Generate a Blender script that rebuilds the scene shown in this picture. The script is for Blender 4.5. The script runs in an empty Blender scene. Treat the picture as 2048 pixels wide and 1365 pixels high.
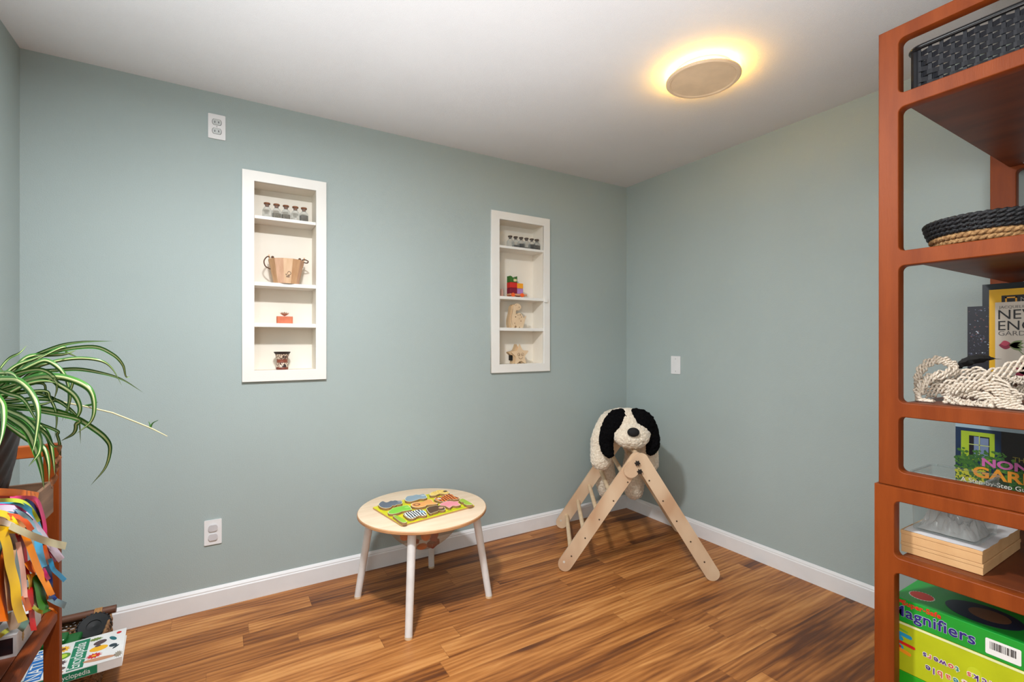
import bpy, bmesh, math, random
from mathutils import Vector, Matrix, noise
random.seed(7)
S = bpy.context.scene
COL = S.collection
PI = math.pi

# ------------------------------------------------------------------ camera
F_PX, YAW, CY, EYE = 958.35, 0.544823, 687.0, 1.205
D, R, L, H = 2.576, 2.544, -0.669, 2.35          # back wall Y, right wall X, left wall X, ceiling Z
BACK = -1.7                                       # wall behind the camera
cam = bpy.data.cameras.new('camera'); camo = bpy.data.objects.new('camera', cam); COL.objects.link(camo)
camo.location = (0, 0, EYE); camo.rotation_euler = (PI/2, 0, -YAW)
cam.sensor_width = 36; cam.lens = F_PX/2048*36; cam.shift_y = (CY-682.5)/2048; cam.clip_start = .02
S.camera = camo
sy, cy_ = math.sin(YAW), math.cos(YAW)
def ray(px, py):
    a = (px-1024)/F_PX
    return Vector((a*cy_+sy, -a*sy+cy_, -(py-CY)/F_PX))
def onX(px, py, X): r = ray(px, py); return r*(X/r.x)+Vector((0, 0, EYE))
def onY(px, py, Y): r = ray(px, py); return r*(Y/r.y)+Vector((0, 0, EYE))
def onZ(px, py, Z): r = ray(px, py); return r*((Z-EYE)/r.z)+Vector((0, 0, EYE))
def at(px, py, d): return ray(px, py)*d+Vector((0, 0, EYE))

# ------------------------------------------------------------------ materials
def srgb(c):
    return tuple(((v/255)/12.92 if v/255 <= .04045 else ((v/255+.055)/1.055)**2.4) for v in c)+(1,)
MATS = {}
def mat(name, c=(200, 200, 200), rough=.5, metal=0, bump=0, bscale=80, c2=None, cscale=12, emit=None, stretch=None, spec=.5, detail=4, sheen=0, trans=0, alpha=1, coat=0):
    if name in MATS: return MATS[name]
    m = bpy.data.materials.new(name); m.use_nodes = True; MATS[name] = m
    nt = m.node_tree; N = nt.nodes; b = N['Principled BSDF']
    b.inputs['Base Color'].default_value = srgb(c); b.inputs['Roughness'].default_value = rough
    b.inputs['Metallic'].default_value = metal; b.inputs['Specular IOR Level'].default_value = spec
    b.inputs['Sheen Weight'].default_value = sheen; b.inputs['Transmission Weight'].default_value = trans
    b.inputs['Alpha'].default_value = alpha; b.inputs['Coat Weight'].default_value = coat
    tc = N.new('ShaderNodeTexCoord'); mp = N.new('ShaderNodeMapping'); nt.links.new(tc.outputs['Object'], mp.inputs[0])
    if stretch: mp.inputs['Scale'].default_value = stretch
    no = N.new('ShaderNodeTexNoise'); no.inputs['Scale'].default_value = cscale; no.inputs['Detail'].default_value = detail
    nt.links.new(mp.outputs[0], no.inputs['Vector'])
    rp = N.new('ShaderNodeValToRGB'); c2 = c2 or tuple(v*.94 for v in c)
    rp.color_ramp.elements[0].position = .35; rp.color_ramp.elements[1].position = .65
    rp.color_ramp.elements[0].color = srgb(c2); rp.color_ramp.elements[1].color = srgb(c)
    nt.links.new(no.outputs['Fac'], rp.inputs[0]); nt.links.new(rp.outputs[0], b.inputs['Base Color'])
    if bump:
        n2 = N.new('ShaderNodeTexNoise'); n2.inputs['Scale'].default_value = bscale; n2.inputs['Detail'].default_value = 3
        nt.links.new(mp.outputs[0], n2.inputs['Vector'])
        bp = N.new('ShaderNodeBump'); bp.inputs['Strength'].default_value = bump; bp.inputs['Distance'].default_value = .01
        nt.links.new(n2.outputs['Fac'], bp.inputs['Height']); nt.links.new(bp.outputs[0], b.inputs['Normal'])
    if emit:
        b.inputs['Emission Color'].default_value = (*emit[0], 1); b.inputs['Emission Strength'].default_value = emit[1]
    return m

def floor_mat():
    m = bpy.data.materials.new('laminate_floor'); m.use_nodes = True; nt = m.node_tree; N = nt.nodes; Lk = nt.links.new; b = N['Principled BSDF']
    def M(op, a, bb=None, c=None):
        n = N.new('ShaderNodeMath'); n.operation = op
        for i, v in enumerate((a, bb, c)):
            if v is None: continue
            if isinstance(v, (int, float)): n.inputs[i].default_value = v
            else: Lk(v, n.inputs[i])
        return n.outputs[0]
    tc = N.new('ShaderNodeTexCoord'); sp = N.new('ShaderNodeSeparateXYZ'); Lk(tc.outputs['Object'], sp.inputs[0])
    X, Y = sp.outputs[0], sp.outputs[1]
    row = M('FLOOR', M('DIVIDE', M('ADD', Y, 9.5-.077), .095))
    wn = N.new('ShaderNodeTexWhiteNoise'); wn.noise_dimensions = '1D'; Lk(row, wn.inputs['W'])
    xo = M('ADD', X, M('MULTIPLY', wn.outputs['Value'], 3.7))
    col = M('FLOOR', M('DIVIDE', M('ADD', xo, 30), .92))
    cmb = N.new('ShaderNodeCombineXYZ'); Lk(row, cmb.inputs[0]); Lk(col, cmb.inputs[1])
    w2 = N.new('ShaderNodeTexWhiteNoise'); w2.noise_dimensions = '3D'; Lk(cmb.outputs[0], w2.inputs['Vector'])
    seed = w2.outputs['Value']
    # grain coordinates, shifted for every board
    g = N.new('ShaderNodeCombineXYZ'); Lk(M('ADD', M('MULTIPLY', X, 1.3), M('MULTIPLY', seed, 47)), g.inputs[0])
    Lk(M('ADD', M('MULTIPLY', Y, 11), M('MULTIPLY', seed, 13)), g.inputs[1]); Lk(M('MULTIPLY', seed, 9), g.inputs[2])
    n1 = N.new('ShaderNodeTexNoise'); n1.inputs['Scale'].default_value = 1.25; n1.inputs['Detail'].default_value = 5; n1.inputs['Distortion'].default_value = .7; Lk(g.outputs[0], n1.inputs['Vector'])
    g2 = N.new('ShaderNodeCombineXYZ'); Lk(M('ADD', M('MULTIPLY', X, 6), M('MULTIPLY', seed, 31)), g2.inputs[0]); Lk(M('MULTIPLY', Y, 160), g2.inputs[1])
    n2 = N.new('ShaderNodeTexNoise'); n2.inputs['Scale'].default_value = 1; n2.inputs['Detail'].default_value = 3; Lk(g2.outputs[0], n2.inputs['Vector'])
    # cathedral figure
    g3 = N.new('ShaderNodeCombineXYZ'); Lk(M('ADD', M('MULTIPLY', X, 1.5), M('MULTIPLY', seed, 21)), g3.inputs[0]); Lk(M('MULTIPLY', Y, 9), g3.inputs[1])
    wv = N.new('ShaderNodeTexWave'); wv.bands_direction = 'Y'; wv.inputs['Scale'].default_value = 1.5; wv.inputs['Distortion'].default_value = 9; wv.inputs['Detail'].default_value = 2; wv.inputs['Detail Scale'].default_value = .8
    Lk(g3.outputs[0], wv.inputs['Vector'])
    v = M('ADD', M('MULTIPLY', n1.outputs['Fac'], 1.15), M('MULTIPLY', M('SUBTRACT', n2.outputs['Fac'], .5), .24))
    v = M('ADD', v, M('MULTIPLY', M('SUBTRACT', wv.outputs['Fac'], .5), .13))
    v = M('ADD', v, M('MULTIPLY', M('SUBTRACT', seed, .5), .26)); v = M('SUBTRACT', v, .08)
    rp = N.new('ShaderNodeValToRGB'); Lk(v, rp.inputs[0]); e = rp.color_ramp.elements
    e[0].position = .22; e[0].color = srgb((88, 50, 29)); e[1].position = .8; e[1].color = srgb((200, 140, 80))
    for p, c in ((.36, (120, 70, 33)), (.5, (152, 94, 46)), (.64, (176, 115, 60))):
        k = e.new(p); k.color = srgb(c)
    # hairline joints
    fy = M('FRACT', M('DIVIDE', M('ADD', Y, 9.5-.077), .095)); fx = M('FRACT', M('DIVIDE', M('ADD', xo, 30), .92))
    j = M('MAXIMUM', M('LESS_THAN', fx, .0022), M('LESS_THAN', fy, .012))
    mx = N.new('ShaderNodeMix'); mx.data_type = 'RGBA'; Lk(M('MULTIPLY', j, .35), mx.inputs[0]); Lk(rp.outputs[0], mx.inputs[6]); mx.inputs[7].default_value = srgb((70, 38, 20))
    Lk(mx.outputs[2], b.inputs['Base Color'])
    b.inputs['Roughness'].default_value = .42; b.inputs['Specular IOR Level'].default_value = .35
    bp = N.new('ShaderNodeBump'); bp.inputs['Strength'].default_value = .12; bp.inputs['Distance'].default_value = .004; Lk(n2.outputs['Fac'], bp.inputs['Height']); Lk(bp.outputs[0], b.inputs['Normal'])
    return m

def pattern_mat(name, c, c2, kind, scale=60, rough=.5):
    m = bpy.data.materials.new(name); m.use_nodes = True; nt = m.node_tree; N = nt.nodes; b = N['Principled BSDF']; b.inputs['Roughness'].default_value = rough
    tc = N.new('ShaderNodeTexCoord')
    rp = N.new('ShaderNodeValToRGB'); rp.color_ramp.interpolation = 'CONSTANT'
    if kind == 'stripe':
        t = N.new('ShaderNodeTexWave'); t.inputs['Scale'].default_value = scale; t.inputs['Distortion'].default_value = 3; t.inputs['Detail Scale'].default_value = 2; o = t.outputs['Fac']; rp.color_ramp.elements[1].position = .55
    elif kind == 'spot':
        t = N.new('ShaderNodeTexVoronoi'); t.inputs['Scale'].default_value = scale; o = t.outputs['Distance']; rp.color_ramp.elements[1].position = .28
    else:
        t = N.new('ShaderNodeTexNoise'); t.inputs['Scale'].default_value = scale; t.inputs['Detail'].default_value = 4; o = t.outputs['Fac']; rp.color_ramp.elements[1].position = .5
    nt.links.new(tc.outputs['Object'], t.inputs['Vector']); nt.links.new(o, rp.inputs[0])
    rp.color_ramp.elements[0].color = srgb(c2); rp.color_ramp.elements[1].color = srgb(c)
    nt.links.new(rp.outputs[0], b.inputs['Base Color'])
    return m

def clear_mat(name, c=(255, 255, 255), k=.8, rough=.05, thick=(200, 205, 205), edge=.55):
    """thin clear plastic / net: mostly see-through, with gloss"""
    m = bpy.data.materials.new(name); m.use_nodes = True; nt = m.node_tree; N = nt.nodes
    b = N['Principled BSDF']; b.inputs['Base Color'].default_value = srgb(thick); b.inputs['Roughness'].default_value = rough; b.inputs['Specular IOR Level'].default_value = .9
    t = N.new('ShaderNodeBsdfTransparent'); t.inputs[0].default_value = srgb(c)
    mx = N.new('ShaderNodeMixShader'); mx.inputs[0].default_value = k
    lw = N.new('ShaderNodeLayerWeight'); lw.inputs[0].default_value = .35
    mt = N.new('ShaderNodeMath'); mt.operation = 'MULTIPLY_ADD'; mt.inputs[1].default_value = -edge*k; mt.inputs[2].default_value = k
    nt.links.new(lw.outputs['Facing'], mt.inputs[0]); nt.links.new(mt.outputs[0], mx.inputs[0])
    nt.links.new(b.outputs[0], mx.inputs[1]); nt.links.new(t.outputs[0], mx.inputs[2])
    nt.links.new(mx.outputs[0], N['Material Output'].inputs[0])
    return m

M_wall = mat('sage_wall_paint', (167, 180, 179), .62, bump=.12, bscale=260, c2=(164, 177, 176), cscale=1.6, spec=.3)
M_ceil = mat('ceiling_paint', (227, 228, 231), .8, bump=.25, bscale=320, c2=(224, 225, 228), cscale=3, spec=.2)
M_trim = mat('white_trim', (232, 232, 233), .38, c2=(228, 228, 229))
M_niche = mat('niche_white', (236, 235, 230), .45, c2=(233, 231, 226), cscale=5)
M_floor = floor_mat()
M_cherry = mat('cherry_wood', (131, 60, 17), .5, c2=(116, 50, 12), cscale=9, stretch=(3, 3, .35), bump=.08, bscale=120, spec=.22)
M_cherry2 = mat('cherry_rail', (130, 59, 16), .5, c2=(114, 49, 11), cscale=9, stretch=(3, .35, 3), bump=.08, bscale=120, spec=.22)
M_cherryboard = mat('cherry_board', (116, 56, 26), .42, c2=(94, 43, 20), cscale=6, stretch=(2.5, .5, 2.5), spec=.4)
M_ply = mat('birch_ply', (212, 186, 156), .5, c2=(190, 154, 122), cscale=9, stretch=(1, 1, .45), detail=1.5, spec=.3)
M_dowel = mat('dowel', (224, 198, 164), .45, c2=(212, 184, 148), cscale=20, stretch=(1, 1, .2))
M_top = mat('table_birch', (232, 209, 182), .42, c2=(224, 198, 168), cscale=6, stretch=(1, 6, 1), spec=.35)
M_topedge = mat('table_edge', (200, 150, 105), .5, c2=(182, 132, 90))
M_legw = mat('white_leg', (232, 230, 228), .35)
M_black = mat('black_plastic', (22, 22, 24), .35)
M_blackfab = mat('black_fabric', (20, 19, 20), .85, c2=(12, 12, 12), cscale=60)
M_steel = mat('steel', (190, 190, 192), .3, metal=.9)

# ------------------------------------------------------------------ object helpers
def tag(o, label=None, cat=None, group=None, kind=None):
    if label: o['label'] = label
    if cat: o['category'] = cat
    if group: o['group'] = group
    if kind: o['kind'] = kind
    return o
def empty(name, loc, label=None, cat=None, group=None, rz=0, kind=None):
    o = bpy.data.objects.new(name, None); COL.objects.link(o); o.location = loc; o.rotation_euler = (0, 0, rz); o.empty_display_size = .05
    return tag(o, label, cat, group, kind)
class G:
    """collects geometry, then links it as one mesh object"""
    def __init__(s): s.v = []; s.f = []; s.m = []
    def add(s, v, f, mi=0):
        k = len(s.v); s.v += [tuple(p) for p in v]; s.f += [tuple(i+k for i in q) for q in f]; s.m += [mi]*len(f); return s
    def box(s, x0, x1, y0, y1, z0, z1, mi=0, M=None):
        v = [Vector((x, y, z)) for z in (z0, z1) for y in (y0, y1) for x in (x0, x1)]
        if M: v = [M @ p for p in v]
        return s.add(v, [(0, 2, 3, 1), (4, 5, 7, 6), (0, 1, 5, 4), (2, 6, 7, 3), (0, 4, 6, 2), (1, 3, 7, 5)], mi)
    def prism(s, poly, t0, t1, M=None, mi=0, mi_top=None):
        """poly in local xy, from z=t0 to t1, mapped by M"""
        n = len(poly); M = M or Matrix()
        v = [M @ Vector((x, y, t0)) for x, y in poly]+[M @ Vector((x, y, t1)) for x, y in poly]
        s.add(v, [tuple(range(n-1, -1, -1))]+[(i, (i+1) % n, (i+1) % n+n, i+n) for i in range(n)], mi)
        s.add(v[n:], [tuple(range(n))], mi if mi_top is None else mi_top); return s
    def lathe(s, prof, n=32, M=None, mi=0, closed=False, caps=True):
        M = M or Matrix(); v = []; f = []
        for r, z in prof:
            for k in range(n):
                a = 2*PI*k/n; v.append(M @ Vector((r*math.cos(a), r*math.sin(a), z)))
        q = len(prof)
        for i in range(q-1 if not closed else q):
            for k in range(n):
                j = (k+1) % n; i2 = (i+1) % q
                f.append((i*n+k, i*n+j, i2*n+j, i2*n+k))
        if not closed and caps:
            if prof[0][0] > 1e-5: f.append(tuple(range(n-1, -1, -1)))
            if prof[-1][0] > 1e-5: f.append(tuple((q-1)*n+k for k in range(n)))
        return s.add(v, f, mi)
    def tube(s, pts, r, n=10, mi=0, cap=True):
        pts = [Vector(p) for p in pts]; rs = r if isinstance(r, (list, tuple)) else [r]*len(pts)
        v = []; f = []; up = None
        for i, p in enumerate(pts):
            t = (pts[min(i+1, len(pts)-1)]-pts[max(i-1, 0)]).normalized()
            if up is None:
                up = Vector((0, 0, 1)) if abs(t.z) < .9 else Vector((1, 0, 0))
            a = (up-t*up.dot(t)).normalized(); b = t.cross(a); up = a
            for k in range(n):
                th = 2*PI*k/n; v.append(p+(a*math.cos(th)+b*math.sin(th))*rs[i])
        for i in range(len(pts)-1):
            for k in range(n):
                j = (k+1) % n; f.append((i*n+k, i*n+j, (i+1)*n+j, (i+1)*n+k))
        if cap: f += [tuple(range(n-1, -1, -1)), tuple((len(pts)-1)*n+k for k in range(n))]
        return s.add(v, f, mi)
    def ball(s, c, r, M=None, n=20, mi=0):
        r = r if isinstance(r, (tuple, list)) else (r, r, r); M = M or Matrix(); c = Vector(c)
        v = []; f = []; h = n//2
        for i in range(h+1):
            ph = PI*i/h
            for k in range(n):
                a = 2*PI*k/n; v.append(M @ (c+Vector((r[0]*math.sin(ph)*math.cos(a), r[1]*math.sin(ph)*math.sin(a), r[2]*math.cos(ph)))))
        for i in range(h):
            for k in range(n):
                j = (k+1) % n; f.append((i*n+k, (i+1)*n+k, (i+1)*n+j, i*n+j))
        return s.add(v, f, mi)
    def build(s, name, mats, parent=None, smooth=False, bevel=0, segs=2, weld=False, angle=None):
        me = bpy.data.meshes.new(name); me.from_pydata(s.v, [], s.f)
        mats = mats if isinstance(mats, (list, tuple)) else [mats]
        for m in mats: me.materials.append(m)
        me.polygons.foreach_set('material_index', s.m)
        bm = bmesh.new(); bm.from_mesh(me)
        if weld: bmesh.ops.remove_doubles(bm, verts=bm.verts, dist=1e-5)
        bmesh.ops.recalc_face_normals(bm, faces=bm.faces); bm.to_mesh(me); bm.free()
        if smooth:
            me.polygons.foreach_set('use_smooth', [True]*len(me.polygons))
            me.set_sharp_from_angle(angle=math.radians(angle or 40))
        o = bpy.data.objects.new(name, me); COL.objects.link(o); o.parent = parent
        if bevel:
            b = o.modifiers.new('bevel', 'BEVEL'); b.width = bevel; b.segments = segs; b.limit_method = 'ANGLE'; b.angle_limit = math.radians(50)
        return o
def frame(o, x, y, z=None):
    """matrix whose local x,y,z axes are the given directions"""
    x = Vector(x).normalized(); y = Vector(y).normalized(); z = Vector(z) if z else x.cross(y)
    return Matrix(((x.x, y.x, z.x, o[0]), (x.y, y.y, z.y, o[1]), (x.z, y.z, z.z, o[2]), (0, 0, 0, 1)))
def link_mesh(name, me, mats, parent=None):
    for m in (mats if isinstance(mats, (list, tuple)) else [mats]): me.materials.append(m)
    o = bpy.data.objects.new(name, me); COL.objects.link(o); o.parent = parent; return o
def curve_mesh(cu):
    ob = bpy.data.objects.new('tmp', cu); COL.objects.link(ob)
    me = bpy.data.meshes.new_from_object(ob.evaluated_get(bpy.context.evaluated_depsgraph_get()))
    bpy.data.objects.remove(ob); return me
def text_obj(name, s, size, M, m, parent, depth=.0006, align='LEFT', sx=1, offset=0, spacing=1, shear=0, lift=0):
    """real lettering as thin raised mesh; M maps text x (reading direction) and y (up)"""
    cu = bpy.data.curves.new('t', 'FONT'); cu.body = s; cu.size = size; cu.extrude = depth; cu.align_x = align; cu.offset = offset; cu.space_character = spacing; cu.shear = shear
    cu.resolution_u = 3
    me = curve_mesh(cu); me.materials.clear()
    me.transform(M @ Matrix.Translation((0, 0, depth+lift)) @ Matrix.Diagonal((sx, 1, 1, 1)))
    return link_mesh(name, me, m, parent)
def plate(outer, holes, t, M, name, m, parent, bevel=.002):
    """flat board with cut-outs"""
    cu = bpy.data.curves.new('p', 'CURVE'); cu.dimensions = '2D'; cu.fill_mode = 'BOTH'; cu.extrude = t/2-bevel; cu.bevel_depth = bevel; cu.bevel_resolution = 1; cu.offset = -bevel
    for poly in [outer]+holes:
        sp = cu.splines.new('POLY'); sp.points.add(len(poly)-1); sp.use_cyclic_u = True
        for i, (x, y) in enumerate(poly): sp.points[i].co = (x, y, 0, 1)
    me = curve_mesh(cu); me.materials.clear(); me.transform(M); return link_mesh(name, me, m, parent)
def rrect(x0, x1, y0, y1, r, n=6):
    out = []
    for cx, cy, a0 in ((x1-r, y1-r, 0), (x0+r, y1-r, 90), (x0+r, y0+r, 180), (x1-r, y0+r, 270)):
        for k in range(n+1):
            a = math.radians(a0+90*k/n); out.append((cx+r*math.cos(a), cy+r*math.sin(a)))
    return out
def stadium(a, b, r, n=10):
    a = Vector(a); b = Vector(b); d = (b-a).normalized(); th = math.atan2(d.y, d.x); out = []
    for c, t0 in ((b, th-PI/2), (a, th+PI/2)):
        for k in range(n+1):
            t = t0+PI*k/n; out.append((c.x+r*math.cos(t), c.y+r*math.sin(t)))
    return out
def spline(pts, n=8):
    """Catmull-Rom through the points"""
    P = [Vector(p) for p in pts]; P = [P[0]*2-P[1]]+P+[P[-1]*2-P[-2]]; out = []
    for i in range(1, len(P)-2):
        for k in range(n):
            t = k/n; a, b, c, d = P[i-1:i+3]
            out.append(.5*((2*b)+(c-a)*t+(2*a-5*b+4*c-d)*t*t+(3*b-a-3*c+d)*t**3))
    out.append(P[-2]); return out
def copy_tree(o, parent=None):
    c = o.copy(); COL.objects.link(c); c.parent = parent
    for ch in [x for x in bpy.data.objects if x.parent == o]: copy_tree(ch, c)
    return c
def struct(o): o['kind'] = 'structure'; return o

# ------------------------------------------------------------------ the room
T = .14
struct(G().box(L-T, R+T, BACK-T, D+T, -.1, 0).build('floor', M_floor))
struct(G().box(L-T, R+T, BACK-T, D+T, H, H+.1).build('ceiling', M_ceil))
struct(G().box(L-T, L, BACK, D, 0, H).build('wall_left', M_wall))
struct(G().box(R, R+T, BACK, D, 0, H).build('wall_right', M_wall))
struct(G().box(L-T, R+T, BACK-T, BACK, 0, H).build('wall_front', M_wall))
NL = dict(o=(.081, .454), i=(.132, .405)); NR = dict(o=(1.405, 1.844), i=(1.463, 1.796)); NZ = (1.023, 2.02); NI = (1.075, 1.971)
g = G(); xs = [L-T, NL['i'][0]-.012, NL['i'][1]+.012, NR['i'][0]-.012, NR['i'][1]+.012, R+T]; zs = [0, NI[0]-.012, NI[1]+.012, H]
for i in range(5):
    for k in range(3):
        if k == 1 and i in (1, 3): continue
        g.box(xs[i], xs[i+1], D, D+T, zs[k], zs[k+1])
struct(g.build('wall_back', M_wall, weld=False))
def base_profile(h=.095): return [(0, 0), (.013, 0), (.013, h*.78), (.010, h*.83), (.010, h*.88), (.006, h*.95), (.003, h), (0, h)]
def baseboard(name, p, d, length):
    M = frame(p, (-d[1], d[0], 0), (0, 0, 1)); g = G(); g.prism([(-x, y) for x, y in base_profile()], 0, length, frame(p, (-d[1], d[0], 0), (0, 0, 1), (d[0], d[1], 0)))
    return struct(g.build(name, M_trim))
baseboard('baseboard_back', (L, D, 0), (1, 0), R-L)
baseboard('baseboard_right', (R, D-.013, 0), (0, -1), D-BACK-.013)
baseboard('baseboard_left', (L, BACK, 0), (0, 1), D-BACK-.013)

# ---- recessed wall niches
M_back = mat('niche_inside', (236, 230, 218), .5, c2=(232, 225, 212), cscale=5)
def niche(x, lab, overhang):
    cx = (x['o'][0]+x['o'][1])/2
    e = empty('wall_niche', (cx, D, NZ[0]), lab, 'wall niche', 'recessed white wall niches')
    o0, o1 = x['o'][0]-cx, x['o'][1]-cx; i0, i1 = x['i'][0]-cx, x['i'][1]-cx; z0 = NZ[0]; h = NZ[1]-z0; a, b = NI[0]-z0, NI[1]-z0
    plate([(o0, 0), (o1, 0), (o1, h), (o0, h)], [[(i0, a), (i1, a), (i1, b), (i0, b)]], .016, frame((0, -.008, 0), (1, 0, 0), (0, 0, 1)), 'casing', M_niche, e, .0015)
    dp = .118
    G().box(i0-.011, i0, 0.0005, dp, a, b).box(i1, i1+.011, 0.0005, dp, a, b).box(i0-.011, i1+.011, 0.0005, dp, a-.011, a).box(i0-.011, i1+.011, 0.0005, dp, b, b+.011).box(i0-.011, i1+.011, dp, dp+.01, a-.011, b+.011).build('recess', M_back, e)
    for zt, th, oh in ((1.812, .015, 0), (1.497, .018, overhang), (1.302, .019, 0)):
        G().box(i0+.0005, i1-.0005, -.010 if not oh else -.014, dp, zt-th-z0, zt-z0).build('shelf', M_niche, e, bevel=.001)
    if overhang:
        G().box(i0, i0+.016, .004, .016, 1.462-z0, 1.4785-z0).build('shelf_clip', M_trim, e)
        G().box(i1+.0005, i1+.022, -.0285, -.0165, 1.472-z0, 1.497-z0).build('shelf_end', M_niche, e)
    return e
niche(NL, 'white recessed wall niche holding the wooden bucket and carved cup', False)
niche(NR, 'white recessed wall niche nearest the room corner holding dinosaur and star', True)

# ---- wall plates
def wall_plate(name, x, z, label, cat, w=.068, h=.112):
    e = empty(name, (x, D, z), label, cat)
    G().prism(rrect(-w/2, w/2, -h/2, h/2, .004), 0, .006, frame((0, 0, 0), (1, 0, 0), (0, 0, 1))).build('cover_plate', M_trim, e, bevel=.002)
    return e
M_slot = mat('socket_dark', (30, 32, 32), .6)
M_sock = mat('socket_face', (205, 210, 210), .4)
MO = frame((0, 0, 0), (1, 0, 0), (0, 0, 1))
e = wall_plate('wall_outlet', -.0185, 2.1945, 'white duplex wall outlet high on the wall near the ceiling', 'wall outlet')
for sgn in (1, -1):
    c = sgn*.0205; pl = [(.0175*math.cos(t*PI/16), max(-.0125, min(.0125, .0175*math.sin(t*PI/16)))+c) for t in range(32)]
    G().prism([(x*1.09, (y-c)*1.1+c) for x, y in pl], .0055, .0062, MO, 0).prism(pl, .006, .0075, MO, 1).box(-.009, -.0065, -.0078, -.007, c-.0055, c+.0045).box(.0055, .0085, -.0078, -.007, c-.004, c+.0045).build('socket', [M_slot, M_sock], e)
G().ball((0, -.0062, 0), (.003, .0012, .003), n=12).build('screw', M_steel, e)
e = wall_plate('wall_outlet', -.0335, .3445, 'white low wall outlet with two grey child-safety covers in place', 'wall outlet')
M_cov = mat('safety_cover', (205, 203, 206), .45)
for sgn in (1, -1):
    c = sgn*.0205-.001; pl = [(.0185*math.cos(t*PI/16), max(-.0145, min(.0145, .0185*math.sin(t*PI/16)))+c) for t in range(32)]
    G().prism(pl, .006, .012, MO).build('safety_cover', M_cov, e, bevel=.003, segs=3)
e = empty('blank_wall_plate', (R, 2.1255, 1.0625), 'blank white switch plate on the right wall above the plush dog', 'wall plate')
MR = frame((0, 0, 0), (0, -1, 0), (0, 0, 1))
G().prism(rrect(-.037, .037, -.0585, .0585, .004), 0, .006, MR).build('cover_plate', M_trim, e, bevel=.002)
for z in (.04, -.04): G().ball((-.0062, 0, z), (.0012, .003, .003), n=12).build('screw', M_steel, e)

# ---- ceiling lamp
LX, LY = 1.729, 1.306
e = empty('ceiling_lamp', (LX, LY, H), 'round flat ceiling light with a yellow glow behind its disc', 'ceiling light')
M_disc = mat('lamp_disc', (226, 200, 168), .5, emit=((.62, .38, .18), .16))
G().lathe([(0, -.040), (.127, -.040), (.132, -.044), (.142, -.044), (.148, -.038), (.148, -.034), (.125, -.028), (0, -.028)], 64).build('disc', M_disc, e, smooth=True, angle=30)
G().lathe([(.1155, -.0275), (.1155, -.001)], 48).build('mount', mat('lamp_mount', (230, 220, 205), .5), e, smooth=True, angle=30)
M_led = bpy.data.materials.new('led_ring'); M_led.use_nodes = True
bs = M_led.node_tree.nodes['Principled BSDF']; bs.inputs['Base Color'].default_value = (1, .8, .4, 1); bs.inputs['Emission Color'].default_value = (1, .55, .06, 1); bs.inputs['Emission Strength'].default_value = 105
G().lathe([(.116, -.027), (.116, -.020), (.128, -.020), (.128, -.027)], 64, closed=True).build('light_ring', M_led, e, smooth=True)

# ------------------------------------------------------------------ round play table
TX, TY, TZ, TR = .815, 2.155, .430, .298
e = empty('play_table', (TX, TY, 0), 'small round birch play table on four splayed white legs', 'table')
G().lathe([(0, TZ-.016), (TR-.004, TZ-.016), (TR, TZ-.013), (TR, TZ-.004), (TR-.003, TZ-.0006)], 96).build('table_edge', M_topedge, e, smooth=True, angle=30)
G().lathe([(0, TZ-.006), (TR-.0028, TZ-.006), (TR-.0028, TZ-.0004), (TR-.004, TZ), (0, TZ)], 96).build('tabletop', M_top, e, smooth=True, angle=30)
for fx, fy in ((.552, 2.318), (.649, 1.885), (1.080, 2.004), (.975, 2.446)):
    dx, dy = fx-TX, fy-TY; dl = math.hypot(dx, dy); k = .31/dl; dx, dy = dx*k, dy*k; q = .79
    leg = G().tube([(dx, dy, .008), (dx*q, dy*q, TZ-.016)], [.0155, .0185], 24).build('leg', M_legw, e, smooth=True)
    G().tube([(dx, dy, 0), (dx, dy, .009)], .0162, 24).build('foot_cap', M_dowel, leg, smooth=True)
M_net = clear_mat('storage_net', (240, 234, 226), .80, .6, (214, 200, 184), 0.12)
prof = [(.200, TZ-.0165), (.182, TZ-.05), (.145, TZ-.11), (.095, TZ-.155), (.045, TZ-.182), (0.001, TZ-.190)]
G().lathe([(p.x, p.y) for p in spline([(a, b, 0) for a, b in prof], 4)], 48, caps=False).build('storage_net', M_net, e, smooth=True)
G().lathe([(.199, TZ-.016), (.205, TZ-.018), (.205, TZ-.028), (.199, TZ-.030)], 48, closed=True).build('net_rim', mat('net_rim', (205, 198, 188), .6), e, smooth=True)
M_redtoy = mat('red_toy', (150, 40, 32), .5); M_orangetoy = mat('orange_toy', (225, 120, 25), .5); M_redtoy2 = mat('dark_red_toy', (120, 30, 30), .5)
def toy_block(x, y, z, dims, rot, m, lab, name='toy_block'):
    o = G().box(-dims[0], dims[0], -dims[1], dims[1], -dims[2], dims[2]).build(name, m, None, bevel=.004)
    o.location = (x, y, z); o.rotation_euler = rot; tag(o, lab, 'toy block', 'toys hanging in the net under the table'); return o
toy_block(.855, 2.095, TZ-.100, (.014, .012, .046), (.1, .35, .3), M_redtoy, 'upright dark red block in the net under the table')
toy_block(.850, 2.115, TZ-.163, (.026, .018, .012), (0, -.2, .5), M_redtoy2, 'flat dark red block at the bottom of the net')
toy_block(.765, 2.150, TZ-.148, (.024, .015, .010), (0, .3, .3), M_redtoy, 'small red block behind the front table leg in the net')
for i, (x, y, z, r, lab) in enumerate(((.800, 2.08, TZ-.105, (.024, .022, .024), 'orange ball toy beside the front leg inside the net'), (.800, 2.130, TZ-.174, (.026, .018, .013), 'flat orange toy lying lowest in the net'), (.715, 2.125, TZ-.108, (.022, .02, .018), 'orange toy at the left side of the net'))):
    o = G().ball((0, 0, 0), r, n=20).build('toy_ball', M_orangetoy, None, smooth=True, angle=180); o.location = (x, y, z); tag(o, lab, 'toy', 'toys hanging in the net under the table')

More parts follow.
